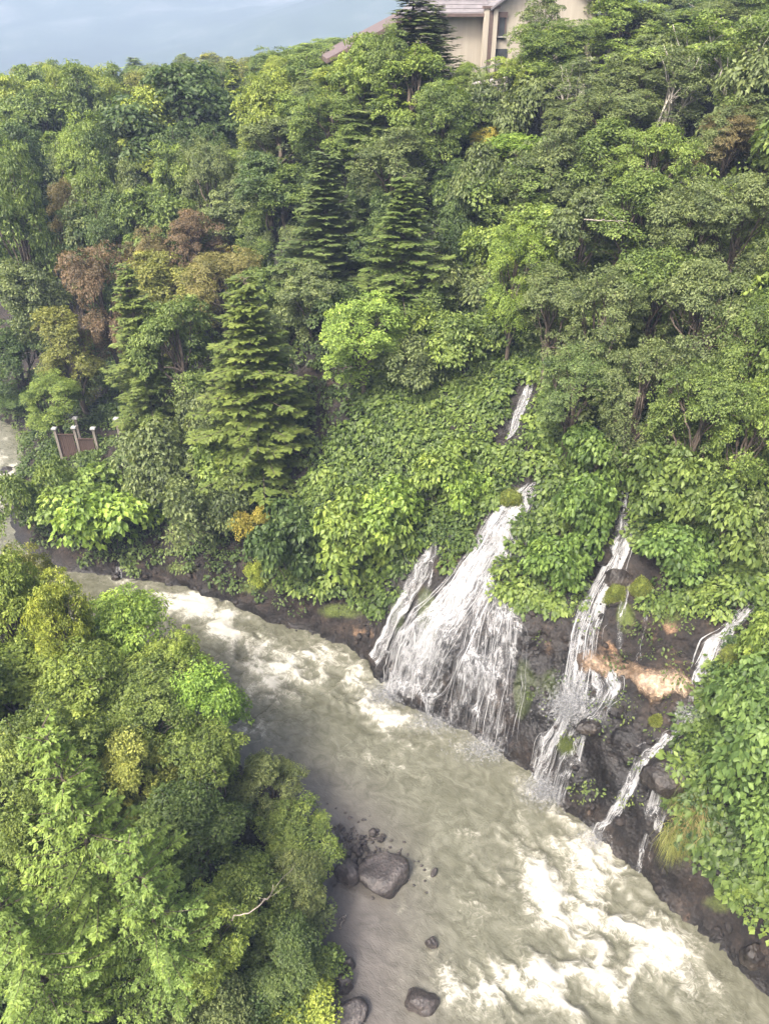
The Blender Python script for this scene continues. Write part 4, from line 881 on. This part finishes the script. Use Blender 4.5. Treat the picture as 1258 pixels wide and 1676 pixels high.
fill(['broad', 'fine', 'bush'], [(700, 90), (1300, 60), (1300, 360), (1000, 360), (800, 420), (740, 300)], 3.2, (3.5, 6), [MG, GG, LG, GG], "{size} {hue} young tree among the birches of the upper slope", "young trees under the birches", 602, (12, 60), roof=(690, 900, 112))
fill(['near'], [(-200, 1040), (60, 1040), (250, 1150), (250, 1200), (-200, 1250)], 3.4, (5, 7), [MG, LG, DG, MG], "{size} {hue} crown packed into the near wood at the picture edge", "crowds of near wood crowns", 603, (3, 40), -1)
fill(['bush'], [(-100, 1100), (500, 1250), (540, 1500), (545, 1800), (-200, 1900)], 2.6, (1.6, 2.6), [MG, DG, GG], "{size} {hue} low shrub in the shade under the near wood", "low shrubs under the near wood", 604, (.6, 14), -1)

fill(['bush'], [(380, 330), (470, 280), (780, 280), (760, 520), (640, 560), (420, 560)], 2.3, (2.0, 3.4), [MG, DG, GG], "{size} {hue} low shrub on the slope around the dark firs", "low shrubs around the dark firs", 605, (9, 60))

fill(['fine', 'broad', 'bush'], [(1275, 60), (1700, 0), (1700, 1000), (1275, 760)], 3.4, (3.5, 6), [MG, GG, LG], "{size} {hue} tree just past the picture edge on the gorge side", "trees past the picture edge", 606, (8, 50))

# named trees, far to near
T('broad', 285, 98, 74, 235, DG, "huge dark round tree dominating the wood below the ridge")
T('broad', 215, 135, 71, 130, YG, "bright yellow-green tree leaning against the huge dark round tree")
T('fine', 140, 175, 68, 110, LG, "light green tree next to the bright yellow-green one")
T('broad', 60, 135, 82, 130, MG, "mid green round tree at the ridge end near the picture edge")
T('broad', 8, 190, 74, 110, DG, "dark tree at the picture edge above the dark fir")
T('fir', 8, 330, 68, 110, DG, "dark fir at the picture edge below the dark tree")
T('fine', 88, 290, 64, 60, BR, "thin brown withered tree below the light green tree")
T('broad', 160, 290, 62, 120, GG, "grey-green tree below the bright yellow-green one")
T('broad', 250, 300, 60, 120, MG, "green tree directly above the reddish brown trees")
T('broad', 375, 285, 60, 110, GG, "round grey-green tree between the huge dark tree and the spruces")
T('broad', 350, 200, 66, 90, DG, "dark tree on the flank of the huge round tree")
T('broad', 440, 108, 66, 110, YG, "tall yellow-green tree below the low brown roof")
T('broad', 500, 150, 63, 110, LG, "light green tree next to the tall yellow-green one")
T('fine', 565, 88, 60, 110, YG, "yellow-green tree hiding the low brown roof's end")
T('broad', 460, 270, 56, 100, MG, "green tree behind the dark spruce")
T('broad', 590, 190, 55, 110, MG, "layered mid green tree left of the tall pale one")
T('broad', 588, 50, 57, 100, LG, "light green tree just under the low brown roof")
T('fine', 640, 34, 56, 90, MG, "green tree at the foot of the spruce by the house")
T('fine', 770, 100, 56, 60, LG, "small light tree against the foot of the cream wall")
T('birch', 830, 92, 55, 70, YG, "feathery yellow-green tree in front of the house window wall")
T('spruce', 676, -4, 57, 250, NG, "dark spruce rising in front of the house corner")
T('spruce', 714, 8, 60, 140, NG, "thinner spruce tip against the cream wall")
T('broad', 680, 70, 54, 130, LG, "tall pale green layered tree below the house")
T('broad', 725, 130, 52, 90, MG, "green tree flanking the tall pale layered tree")
T('broad', 640, 200, 51, 120, GG, "shaded grey-green tree above the fir on the slope")
T('broad', 745, 260, 50, 70, DG, "dark tree beside the gully below the house")
T('spruce', 528, 250, 49, 170, (.06, .085, .03), "dark greyish spruce left of the dense fir")
T('fir', 660, 285, 45, 215, (.066, .095, .026), "dense dark fir with flat layered boughs high on the slope")
T('fine', 150, 395, 54, 105, RB_, "reddish brown round tree above the slender fir")
T('fine', 232, 368, 56, 80, BR, "russet tree top between two brown ones")
T('fine', 315, 343, 57, 90, RB_, "dull red-brown tree under the green wood")
T('broad', 255, 410, 52, 120, OL, "olive and yellow tree below the russet tree tops")
T('fine', 350, 405, 51, 130, (.145, .135, .05), "orange-tinged tree just behind the big layered fir")
T('broad', 420, 440, 49, 90, MG, "green tree peeping over the shoulder of the big layered fir")
T('broad', 100, 500, 52, 110, OL, "olive tree left of the slender fir")
T('broad', 30, 420, 58, 110, GG, "hazy grey-green tree near the picture edge above the rapids")
T('broad', 10, 530, 56, 100, DG, "dark tree at the picture edge over the white rapids")
T('broad', 25, 620, 57, 90, DG, "dark leafy tree hanging over the white rapids")
T('fir', 203, 435, 46, 155, (.078, .105, .028), "slender pointed fir above the wooden fence")
T('broad', 280, 485, 45, 120, MG, "green tree standing between the two firs")
T('fir', 398, 450, 39.5, 265, (.07, .095, .022), "big layered fir with drooping boughs above the river bank")
T('broad', 500, 430, 46, 100, GG, "grey-green tree between the big layered fir and the bright bush")
T('fine', 72, 612, 48, 95, LG, "light green small tree beside the wooden fence")
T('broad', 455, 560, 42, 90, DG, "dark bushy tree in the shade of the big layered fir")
T('near', 598, 478, 41, 150, (.14, .215, .055), "bright fresh-green bush tree on the slope below the dark fir", hmin=4.5)
T('bush', 340, 640, 42, 110, GG, "shady grey-green shrub under the firs")
# gully and upper slope to the right of the house
T('fine', 800, 205, 53, 50, YE, "small yellow tree in the gully below the house")
T('broad', 850, 215, 50, 120, (.13, .2, .04), "bright green tree right of the small yellow tree")
T('birch', 865, 60, 56, 110, LG, "airy light green birch in front of the cream house wall")
T('fine', 925, 25, 58, 110, MG, "green tree covering the house's far wall")
T('birch', 960, 90, 52, 110, GG, "grey-green birch with a pale trunk below the house end")
T('birch', 1040, 60, 52, 130, LG, "tall light birch near the small grey roof")
T('birch', 1110, 70, 48, 120, GG, "grey-green birch in the middle of the upper slope row")
T('birch', 1150, 10, 50, 150, LG, "tallest pale birch on the upper slope")
T('birch', 1235, 20, 46, 140, MG, "drooping birch at the picture edge on the upper slope")
T('fine', 1200, 170, 44, 90, BR, "brown-leaved withered tree among the birches")
T('broad', 900, 200, 46, 110, GG, "grey-green tree below the birches near the gully")
T('broad', 990, 190, 46, 120, MG, "mid green tree under the pale birch trunk")
T('fine', 1080, 200, 43, 120, LG, "light tree below the middle birch")
T('broad', 880, 330, 42, 130, LG, "rounded light green tree over the upper cascade")
T('fine', 850, 360, 40, 90, (.14, .2, .04), "yellow-green thicket left of the rounded light tree")
T('broad', 960, 300, 41, 130, GG, "grey-green tree above the bare horizontal branch")
T('broad', 1050, 270, 40, 140, MG, "dense green tree right of the bare horizontal branch")
T('fine', 1150, 285, 38, 150, GG, "silvery grey-green tree on the slope's right")
T('fine', 1230, 275, 37, 130, GG, "silvery tree at the picture edge under the brown withered tree")
T('fine', 915, 430, 37.5, 125, GG, "grey leafy tree directly above the upper cascade")
T('fine', 1000, 430, 35, 150, GG, "broad grey-green tree above the dark rock hollow")
T('broad', 1090, 400, 36, 140, MG, "green tree in the middle of the grey thicket")
T('fine', 1180, 420, 33, 170, GG, "large grey-green crown overhanging the gorge wall")
T('fine', 1250, 470, 31, 130, MG, "green crown at the picture edge over the gorge wall")
T('fine', 950, 560, 33, 130, (.085, .125, .045), "low spreading grey tree just above the rock lip")
T('fine', 1070, 560, 31, 150, GG, "drooping grey-green tree beside the rock lip")
T('fine', 1170, 590, 29, 150, MG, "green tree hanging over the pale rock face")
T('broad', 1250, 620, 28, 120, LG, "bright-edged crown at the picture edge above the pale rock")
for i, (x, y) in enumerate([(770, 330), (800, 420), (760, 480), (830, 520), (765, 555), (720, 560), (680, 600), (1010, 640), (1110, 680), (1200, 730), (930, 640)]):
    B('bush', x, y + 40, 120, 80, [MG, LG, GG, DG][i % 4], ["mid green", "light green", "grey-green", "dark green"][i % 4] + " thicket shrub on the slope " + ("left of" if x < 840 else "right of") + " the upper cascade", "thicket shrubs on the slope")

# shrubs lower on the bank
B('bigleaf', 130, 865, 140, 70, (.14, .2, .05), "bright leafy shrub just below the wooden fence")
B('bigleaf', 190, 900, 150, 90, (.15, .225, .04), "yellow-green shrub drooping over the far rock bank")
B('bush', 80, 880, 100, 110, MG, "green shrub between the rapids and the bright leafy shrub")
B('bush', 280, 830, 140, 120, GG, "grey-green shrub below the slender fir")
B('bush', 350, 890, 120, 110, GG, "grey-green shrub over the rock bank under the big fir")
B('bigleaf', 390, 800, 110, 80, LG, "broad-leaved shrub at the foot of the big layered fir")
B('bush', 415, 890, 50, 60, YE, "small yellow shrub on the bank under the big fir")
B('bush', 428, 962, 40, 46, (.2, .24, .04), "small lime-green shrub hanging over the river bank")
B('bigleaf', 480, 940, 120, 110, DG, "dark leafy shrub next to the lime-green one")
B('bigleaf', 580, 940, 140, 120, LG, "large-leaved shrub above the reddish rock bank")
B('bigleaf', 660, 890, 120, 90, (.13, .195, .04), "bright large-leaved shrub beside the slanting waterfall")
B('bigleaf', 720, 830, 110, 90, LG, "leafy shrub above the slanting waterfall")
B('bigleaf', 752, 838, 80, 70, (.12, .185, .035), "leafy shrub between the two waterfall heads")
B('bigleaf', 930, 880, 105, 100, (.07, .14, .035), "upper dark green bush between the wide and the tall waterfall")
B('bigleaf', 900, 972, 115, 95, (.075, .15, .035), "lower drooping bush between the wide and the tall waterfall")
B('bigleaf', 962, 800, 105, 90, (.06, .125, .032), "dark bush above the two bushes between the waterfalls")
B('bigleaf', 1080, 840, 130, 110, MG, "leafy vines above the mossy stone")
B('bigleaf', 1090, 950, 130, 90, (.08, .15, .04), "vine bush hanging over the brown rock wall")
B('bigleaf', 1170, 920, 130, 120, MG, "vine bush next to the pale rock face")
B('bush', 1240, 930, 90, 110, GG, "grey-green shrub at the picture edge above the thin waterfall")
B('bigleaf', 1180, 1200, 150, 140, (.07, .135, .04), "upper part bush of dark leaves beside the thin waterfall")
B('bigleaf', 1215, 1290, 170, 160, (.07, .135, .04), "big hanging bush of dark green leaves on the gorge wall")
B('bigleaf', 1225, 1400, 130, 130, (.065, .13, .038), "lowest dark bush on the gorge wall near the picture edge")
B('bigleaf', 1250, 1120, 90, 120, LG, "light green bush at the picture edge over the thin waterfall")
B('bush', 1215, 1470, 40, 40, LG, "small light green shrub dangling under the lowest dark bush")

# near trees on our own bank
T('fine', 15, 888, 27, 110, OL, "olive-yellow tree top at the picture edge across from the rapids", hmin=5)
T('near', 45, 955, 26, 120, LG, "light tree at the picture edge beside the pale spreading tree", hmin=5)
T('near', -5, 905, 24, 150, LG, "pale tree at the picture edge opposite the far rock bank", hmin=5)
T('near', 72, 935, 23.5, 110, YG, "small yellow-green tree top beside the river bend", hmin=5)
T('near', 5, 1330, 13.5, 150, MG, "green crown at the picture edge behind the evergreens")
T('near', 185, 985, 25, 180, (.15, .23, .05), "pale green spreading tree nearest the river bend", hmin=5)
T('near', 275, 1035, 23.5, 120, LG, "light green tree leaning over the foaming water")
T('near', 320, 1085, 21.5, 150, (.11, .2, .04), "bright green tree reaching farthest over the foaming river")
T('near', 100, 1080, 21, 190, LG, "light green crown behind the dark evergreen")
T('near', 230, 1140, 20, 160, MG, "green crown between the bright tree and the yellowish one")
T('near', 205, 1195, 18, 130, (.17, .2, .06), "yellowish pale tree in the middle of the near wood")
T('near', 60, 1170, 17, 180, MG, "green crown just above the dark evergreen")
T('near', 330, 1200, 18.5, 150, MG, "mid green tree behind the grey-green one")
T('near', 432, 1240, 19.5, 120, GG, "dark grey-green tree with small leaves at the river edge")
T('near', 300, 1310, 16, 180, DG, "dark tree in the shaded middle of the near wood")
T('near', 470, 1345, 17.5, 150, MG, "green tree above the stone pile")
T('yew', 70, 1190, 12.5, 330, (.085, .135, .03), "large dark evergreen with flat sprays filling the lower corner")
T('yew', -30, 1420, 10, 300, (.08, .13, .03), "evergreen cut by the picture edge at the lower corner")
T('yew', 210, 1380, 11.5, 260, (.075, .125, .03), "second evergreen with drooping sprays in front of the dark tree")
T('near', 390, 1430, 14, 150, MG, "shaded green tree above the bare branch")
T('near', 482, 1420, 15.2, 110, GG, "grey-green tree with thin crown beside the boulders")
T('near', 330, 1480, 12.5, 150, LG, "light green sapling crown near the bottom edge")
T('near', 462, 1530, 12.8, 130, DG, "dark shrubby tree above the flat slab")
for i, (x, y, c, l) in enumerate([(420, 1640, MG, "low green shrub at the bottom edge"), (490, 1660, (.17, .21, .04), "lime-green low shrub at the bottom edge beside the flat slab"), (500, 1600, MG, "green shrub overhanging the dark angular boulder"), (360, 1660, DG, "dark low shrub at the bottom edge below the sapling"), (495, 1520, GG, "grey-green shrub reaching over the calm water")]):
    p = atz(x, y, 1.4); dep = p[1] * cP + (H - 1.4) * sP
    plant('bush', p[0], p[1], float(G(p[0], p[1])) - .2, max(1.7, 1.6 - float(G(p[0], p[1]))), 120 * dep / FPX, c, l)

# ------------------------------------------------------------------ bare branches
def branch(pts, r0, r1, seed, label, twigs=4, name="bare_branch"):
    r = np.random.default_rng(seed); P = np.array(pts, float); t = np.linspace(0, 1, 14); tt = np.linspace(0, 1, len(P))
    Q = np.stack([np.interp(t, tt, P[:, i]) for i in range(3)], 1) + r.normal(size=(14, 3)) * .03
    c = Q[0].copy(); mb = MB(); mb.tube(Q - c, np.linspace(r0, r1, 14), 6)
    for _ in range(twigs):
        i = int(r.integers(3, 12)); mb.tube(limb(r, Q[i] - c, Q[i] - c + r.normal(size=3) * [.5, .3, .4] + (Q[13] - Q[0]) * .12, 5), np.linspace(r1 * .9, r1 * .3, 5), 4)
    ob(name, mb.mesh(name, DEADW, True), loc=c, label=label, category="branch")
branch([at(955, 360, 33), at(985, 361, 33), at(1025, 362, 33.2)], .035, .015, 1, "bare whitish horizontal branch across the upper slope")
branch([at(380, 1505, 11), at(410, 1493, 11), at(440, 1470, 11.1), at(448, 1450, 11.2)], .022, .008, 2, "crooked bare branch poking out of the near trees", 5)
branch([atz(556, 1520, .05), atz(562, 1500, .1), atz(566, 1498, .12)], .03, .015, 4, "short pale driftwood stick in the calm water", 1, "driftwood")
branch([at(998, 200, 46), at(1003, 225, 46), at(1006, 245, 46)], .1, .06, 5, "white bare birch stem leaning on the upper slope", 2, "leaning_snag")

# ------------------------------------------------------------------ house on the plateau
def house():
    Y0 = 64.0; p = at(795, 60, Y0); x0 = p[0]; m_ = (Y0 * cP + 1.0) / FPX; zb = 24.6        # metres per photo pixel here
    X = lambda x: (x - 795) * m_; Z = lambda y: at(795, y, Y0)[2] - zb
    root = ob("house", None, loc=(x0, Y0, zb), label="cream two-storey house with slate roofs above the gorge", category="house"); root.rotation_euler = (0, 0, math.radians(8))
    w = MB()
    w.box((X(735), 3.0, Z(22) / 2), (X(790) - X(680), 6, Z(22))); w.build("wall", STUCCO, root)
    w = MB(); zt = Z(2); xr0, xr1 = X(806), X(972)
    hw = (xr1 - xr0) / 2; cx = (xr0 + xr1) / 2
    w.add([(xr0, -.6, 0), (xr1, -.6, 0), (xr1, -.6, zt), (cx, -.6, zt + 2.2), (xr0, -.6, zt), (xr0, 7, 0), (xr1, 7, 0), (xr1, 7, zt), (cx, 7, zt + 2.2), (xr0, 7, zt)],
          [(0, 1, 2, 3, 4), (9, 8, 7, 6, 5), (0, 4, 9, 5), (1, 6, 7, 2), (0, 5, 6, 1)]); w.build("gable_wall", STUCCO, root)
    rf = MB()
    for sx in (-1, 1):
        e0 = np.array([cx + sx * (hw + .55), zt - .55]); e1 = np.array([cx, zt + 2.32]); nrm_ = .16
        rf.add([(e0[0], -1.2, e0[1]), (e1[0], -1.2, e1[1]), (e1[0], 7.4, e1[1]), (e0[0], 7.4, e0[1]), (e0[0], -1.2, e0[1] + nrm_), (e1[0], -1.2, e1[1] + nrm_), (e1[0], 7.4, e1[1] + nrm_), (e0[0], 7.4, e0[1] + nrm_)],
               [(3, 2, 1, 0), (4, 5, 6, 7), (0, 1, 5, 4), (1, 2, 6, 5), (2, 3, 7, 6), (3, 0, 4, 7)])
    rf.build("gable_roof", ROOFM, root)
    zE = Z(24); a0, a1 = X(680) - .5, X(790) + .35
    hr = MB(); hr.add([(a0, -.6, zE), (a1, -.6, zE), (a1, 6.6, zE), (a0, 6.6, zE), (a0 + 2.2, 3, zE + 2.1), (a1, 3, zE + 2.1)], [(0, 1, 5, 4), (2, 3, 4, 5), (3, 0, 4), (1, 2, 5), (3, 2, 1, 0)]); rr_ = hr.build("hip_roof", ROOFM, root)
    sl = MB().box((0, 0, 0), (a1 - a0, .025, .03)).mesh("slate_course", ROOFM)
    for k in range(9):
        f = (k + .5) / 9; c_ = ob("slate_course", sl, rr_, loc=((a0 + a1) / 2 + 1.1 * f, -.6 + 3.6 * f, zE + 2.1 * f + .02)); c_.scale = (1 - f * 2.2 / (a1 - a0), 1, 1)
    MB().box(((a0 + a1) / 2, -.66, zE - .02), (a1 - a0, .12, .2)).build("eave_board", TRIM, root)
    for x, d_ in ((789, .5), (796, .42), (803, .5)): MB().box((X(x), -.75, Z(14) / 2), (.3, d_, Z(14))).build("pilaster", TRIM if x == 796 else STUCCO, root)
    MB().box((X(796), -.75, Z(12)), (1.15, .62, .16)).build("pilaster_cap", TRIM, root)
    wd = MB().box((X(816), -.64, Z(44)), (.55, .12, 1.5)).build("window", GLASS, root)
    MB().box((X(816), -.66, Z(24)), (.7, .26, .32)).build("shutter_box", TRIM, wd); MB().box((X(810.5), -.68, Z(44)), (.07, .12, 1.5)).build("frame", TRIM, wd); MB().box((X(821.5), -.68, Z(44)), (.07, .12, 1.5)).build("frame", TRIM, wd)
    MB().box((X(816), -.68, Z(60)), (.7, .2, .08)).build("sill", CONC, wd)
    MB().box((X(818), -.64, Z(86)), (.9, .1, .5)).build("lower_window", GLASS, root)
    # long low wing with its sloping verge
    wg = MB(); zl, zh = Z(88), Z(18); xa, xb = X(548), X(682)
    wg.add([(xa, 1, 0), (xb, 1, 0), (xb, 1, zh - .35), (xa, 1, zl - .35), (xa, 8, 0), (xb, 8, 0), (xb, 8, zh - .35), (xa, 8, zl - .35)], [(0, 1, 2, 3), (7, 6, 5, 4), (0, 3, 7, 4), (1, 5, 6, 2), (2, 6, 7, 3), (0, 4, 5, 1)]); wg.build("wing_wall", STUCCO, root)
    wr = MB(); wr.add([(xa - .6, .2, zl - .55), (xb + .3, .2, zh - .15), (xb + .3, 8.6, zh - .15), (xa - .6, 8.6, zl - .55), (xa - .6, .2, zl - .25), (xb + .3, .2, zh + .15), (xb + .3, 8.6, zh + .15), (xa - .6, 8.6, zl - .25)],
           [(3, 2, 1, 0), (4, 5, 6, 7), (0, 1, 5, 4), (1, 2, 6, 5), (2, 3, 7, 6), (3, 0, 4, 7)]); wr.build("wing_roof", TRIM, root)
    return root
house()
# small grey roof further along and the deck below the house
p = at(990, 22, 66); a = ob("shed", None, loc=(p[0], 66, 26), label="low shed with grey metal roof beside the house", category="shed")
MB().box((0, 2, 1.6), (3, 4, 3.2)).build("wall", STUCCO, a)
q = MB(); q.add([(-2, -.6, p[2] - 26.6), (2, -.6, p[2] - 25.7), (2, 4.5, p[2] - 25.7), (-2, 4.5, p[2] - 26.6), (-2, -.6, p[2] - 26.45), (2, -.6, p[2] - 25.55), (2, 4.5, p[2] - 25.55), (-2, 4.5, p[2] - 26.45)], [(3, 2, 1, 0), (4, 5, 6, 7), (0, 1, 5, 4), (1, 2, 6, 5), (2, 3, 7, 6), (3, 0, 4, 7)]); q.build("roof", STEEL, a)
p = at(830, 130, 57); a = ob("deck", None, loc=p, label="dark steel deck edge with railing below the cream house", category="deck"); a.rotation_euler = (0, math.radians(-9), 0)
MB().box((0, 1.2, -.1), (7.5, 2.4, .22)).build("floor_slab", CONC, a)
for z_ in (.45, .95): MB().box((0, .02, z_), (7.5, .07, .07)).build("rail", STEEL, a)
pm = MB().box((0, 0, 0), (.07, .07, 1.0)).mesh("railing_post", STEEL)
for k in range(7): ob("railing_post", pm, a, loc=(-3.6 + k * 1.2, .02, .5))
sm_ = MB().box((0, 0, 0), (.18, .18, 4)).mesh("support_post", STEEL)
for k in range(4): ob("support_post", sm_, a, loc=(-3.2 + k * 2.1, .6, -2.2))

# ------------------------------------------------------------------ wooden fence on the bank above the rapids
def fence():
    Y = 46.0; pb = at(128, 740, Y); root = ob("fence", None, loc=pb, label="brown board fence with white-capped posts among the bank shrubs", category="fence")
    s_ = (Y * cP + (H - pb[2]) * sP) / FPX
    L = lambda x: (x - 128) * s_ * 1.0
    zf = 1.85
    pm = MB().box((0, 0, 0), (.17, .17, zf + .9)).mesh("post", POST); cm = MB().box((0, 0, 0), (.34, .34, .1)).add([(-.17, -.17, .05), (.17, -.17, .05), (.17, .17, .05), (-.17, .17, .05), (0, 0, .13)], [(0, 1, 4), (1, 2, 4), (2, 3, 4), (3, 0, 4)]).mesh("post_cap", CAPM)
    posts = [(100, 0, 0), (131, .05, .05), (128, .9, .35), (162, .0, 0), (194, .9, .3)]
    for x, dy, dz in posts:
        o = ob("post", pm, root, loc=(L(x), dy, (zf - .9) / 2 + dz)); ob("post_cap", cm, o, loc=(0, 0, (zf + .9) / 2 + .05))
    bm_ = MB().box((0, 0, 0), (.125, .03, 1.0)).mesh("board", BOARD)
    r = np.random.default_rng(5)
    for x0, x1, top in ((100, 131, 1.45), (131, 162, 1.1)):
        n = int((L(x1) - L(x0) - .17) / .135)
        for k in range(n):
            o = ob("board", bm_, root, loc=(L(x0) + .15 + k * .135, .02 + r.normal() * .006, top / 2 - .35)); o.scale = (1, 1, top + .7 + r.normal() * .015)
        o = ob("rail", MB().box((0, 0, 0), (L(x1) - L(x0) - .17, .06, .09)).mesh("rail", BOARD), root, loc=((L(x0) + L(x1)) / 2, -.03, top - .02))
fence()

# ------------------------------------------------------------------ hazy air
hz = MB().box((0, 1300, 105), (5600, 3800, 340)).mesh("haze", STUCCO)
m = bpy.data.materials.new("haze_air"); m.use_nodes = True; ns, ls = m.node_tree.nodes, m.node_tree.links
ns.remove(ns["Principled BSDF"]); pv = ns.new("ShaderNodeVolumePrincipled"); pv.inputs["Color"].default_value = (.52, .67, 1.0, 1); pv.inputs["Density"].default_value = .00055; pv.inputs["Anisotropy"].default_value = -.1
ls.new(pv.outputs[0], ns["Material Output"].inputs["Volume"]); hz.materials.clear(); hz.materials.append(m)
ob("haze", hz, kind="stuff", label="pale humid haze in the air over the gorge")

print("triangles", sum(len(me.loops) - 2 * len(me.polygons) for me in bpy.data.meshes), "objects", len(bpy.data.objects))
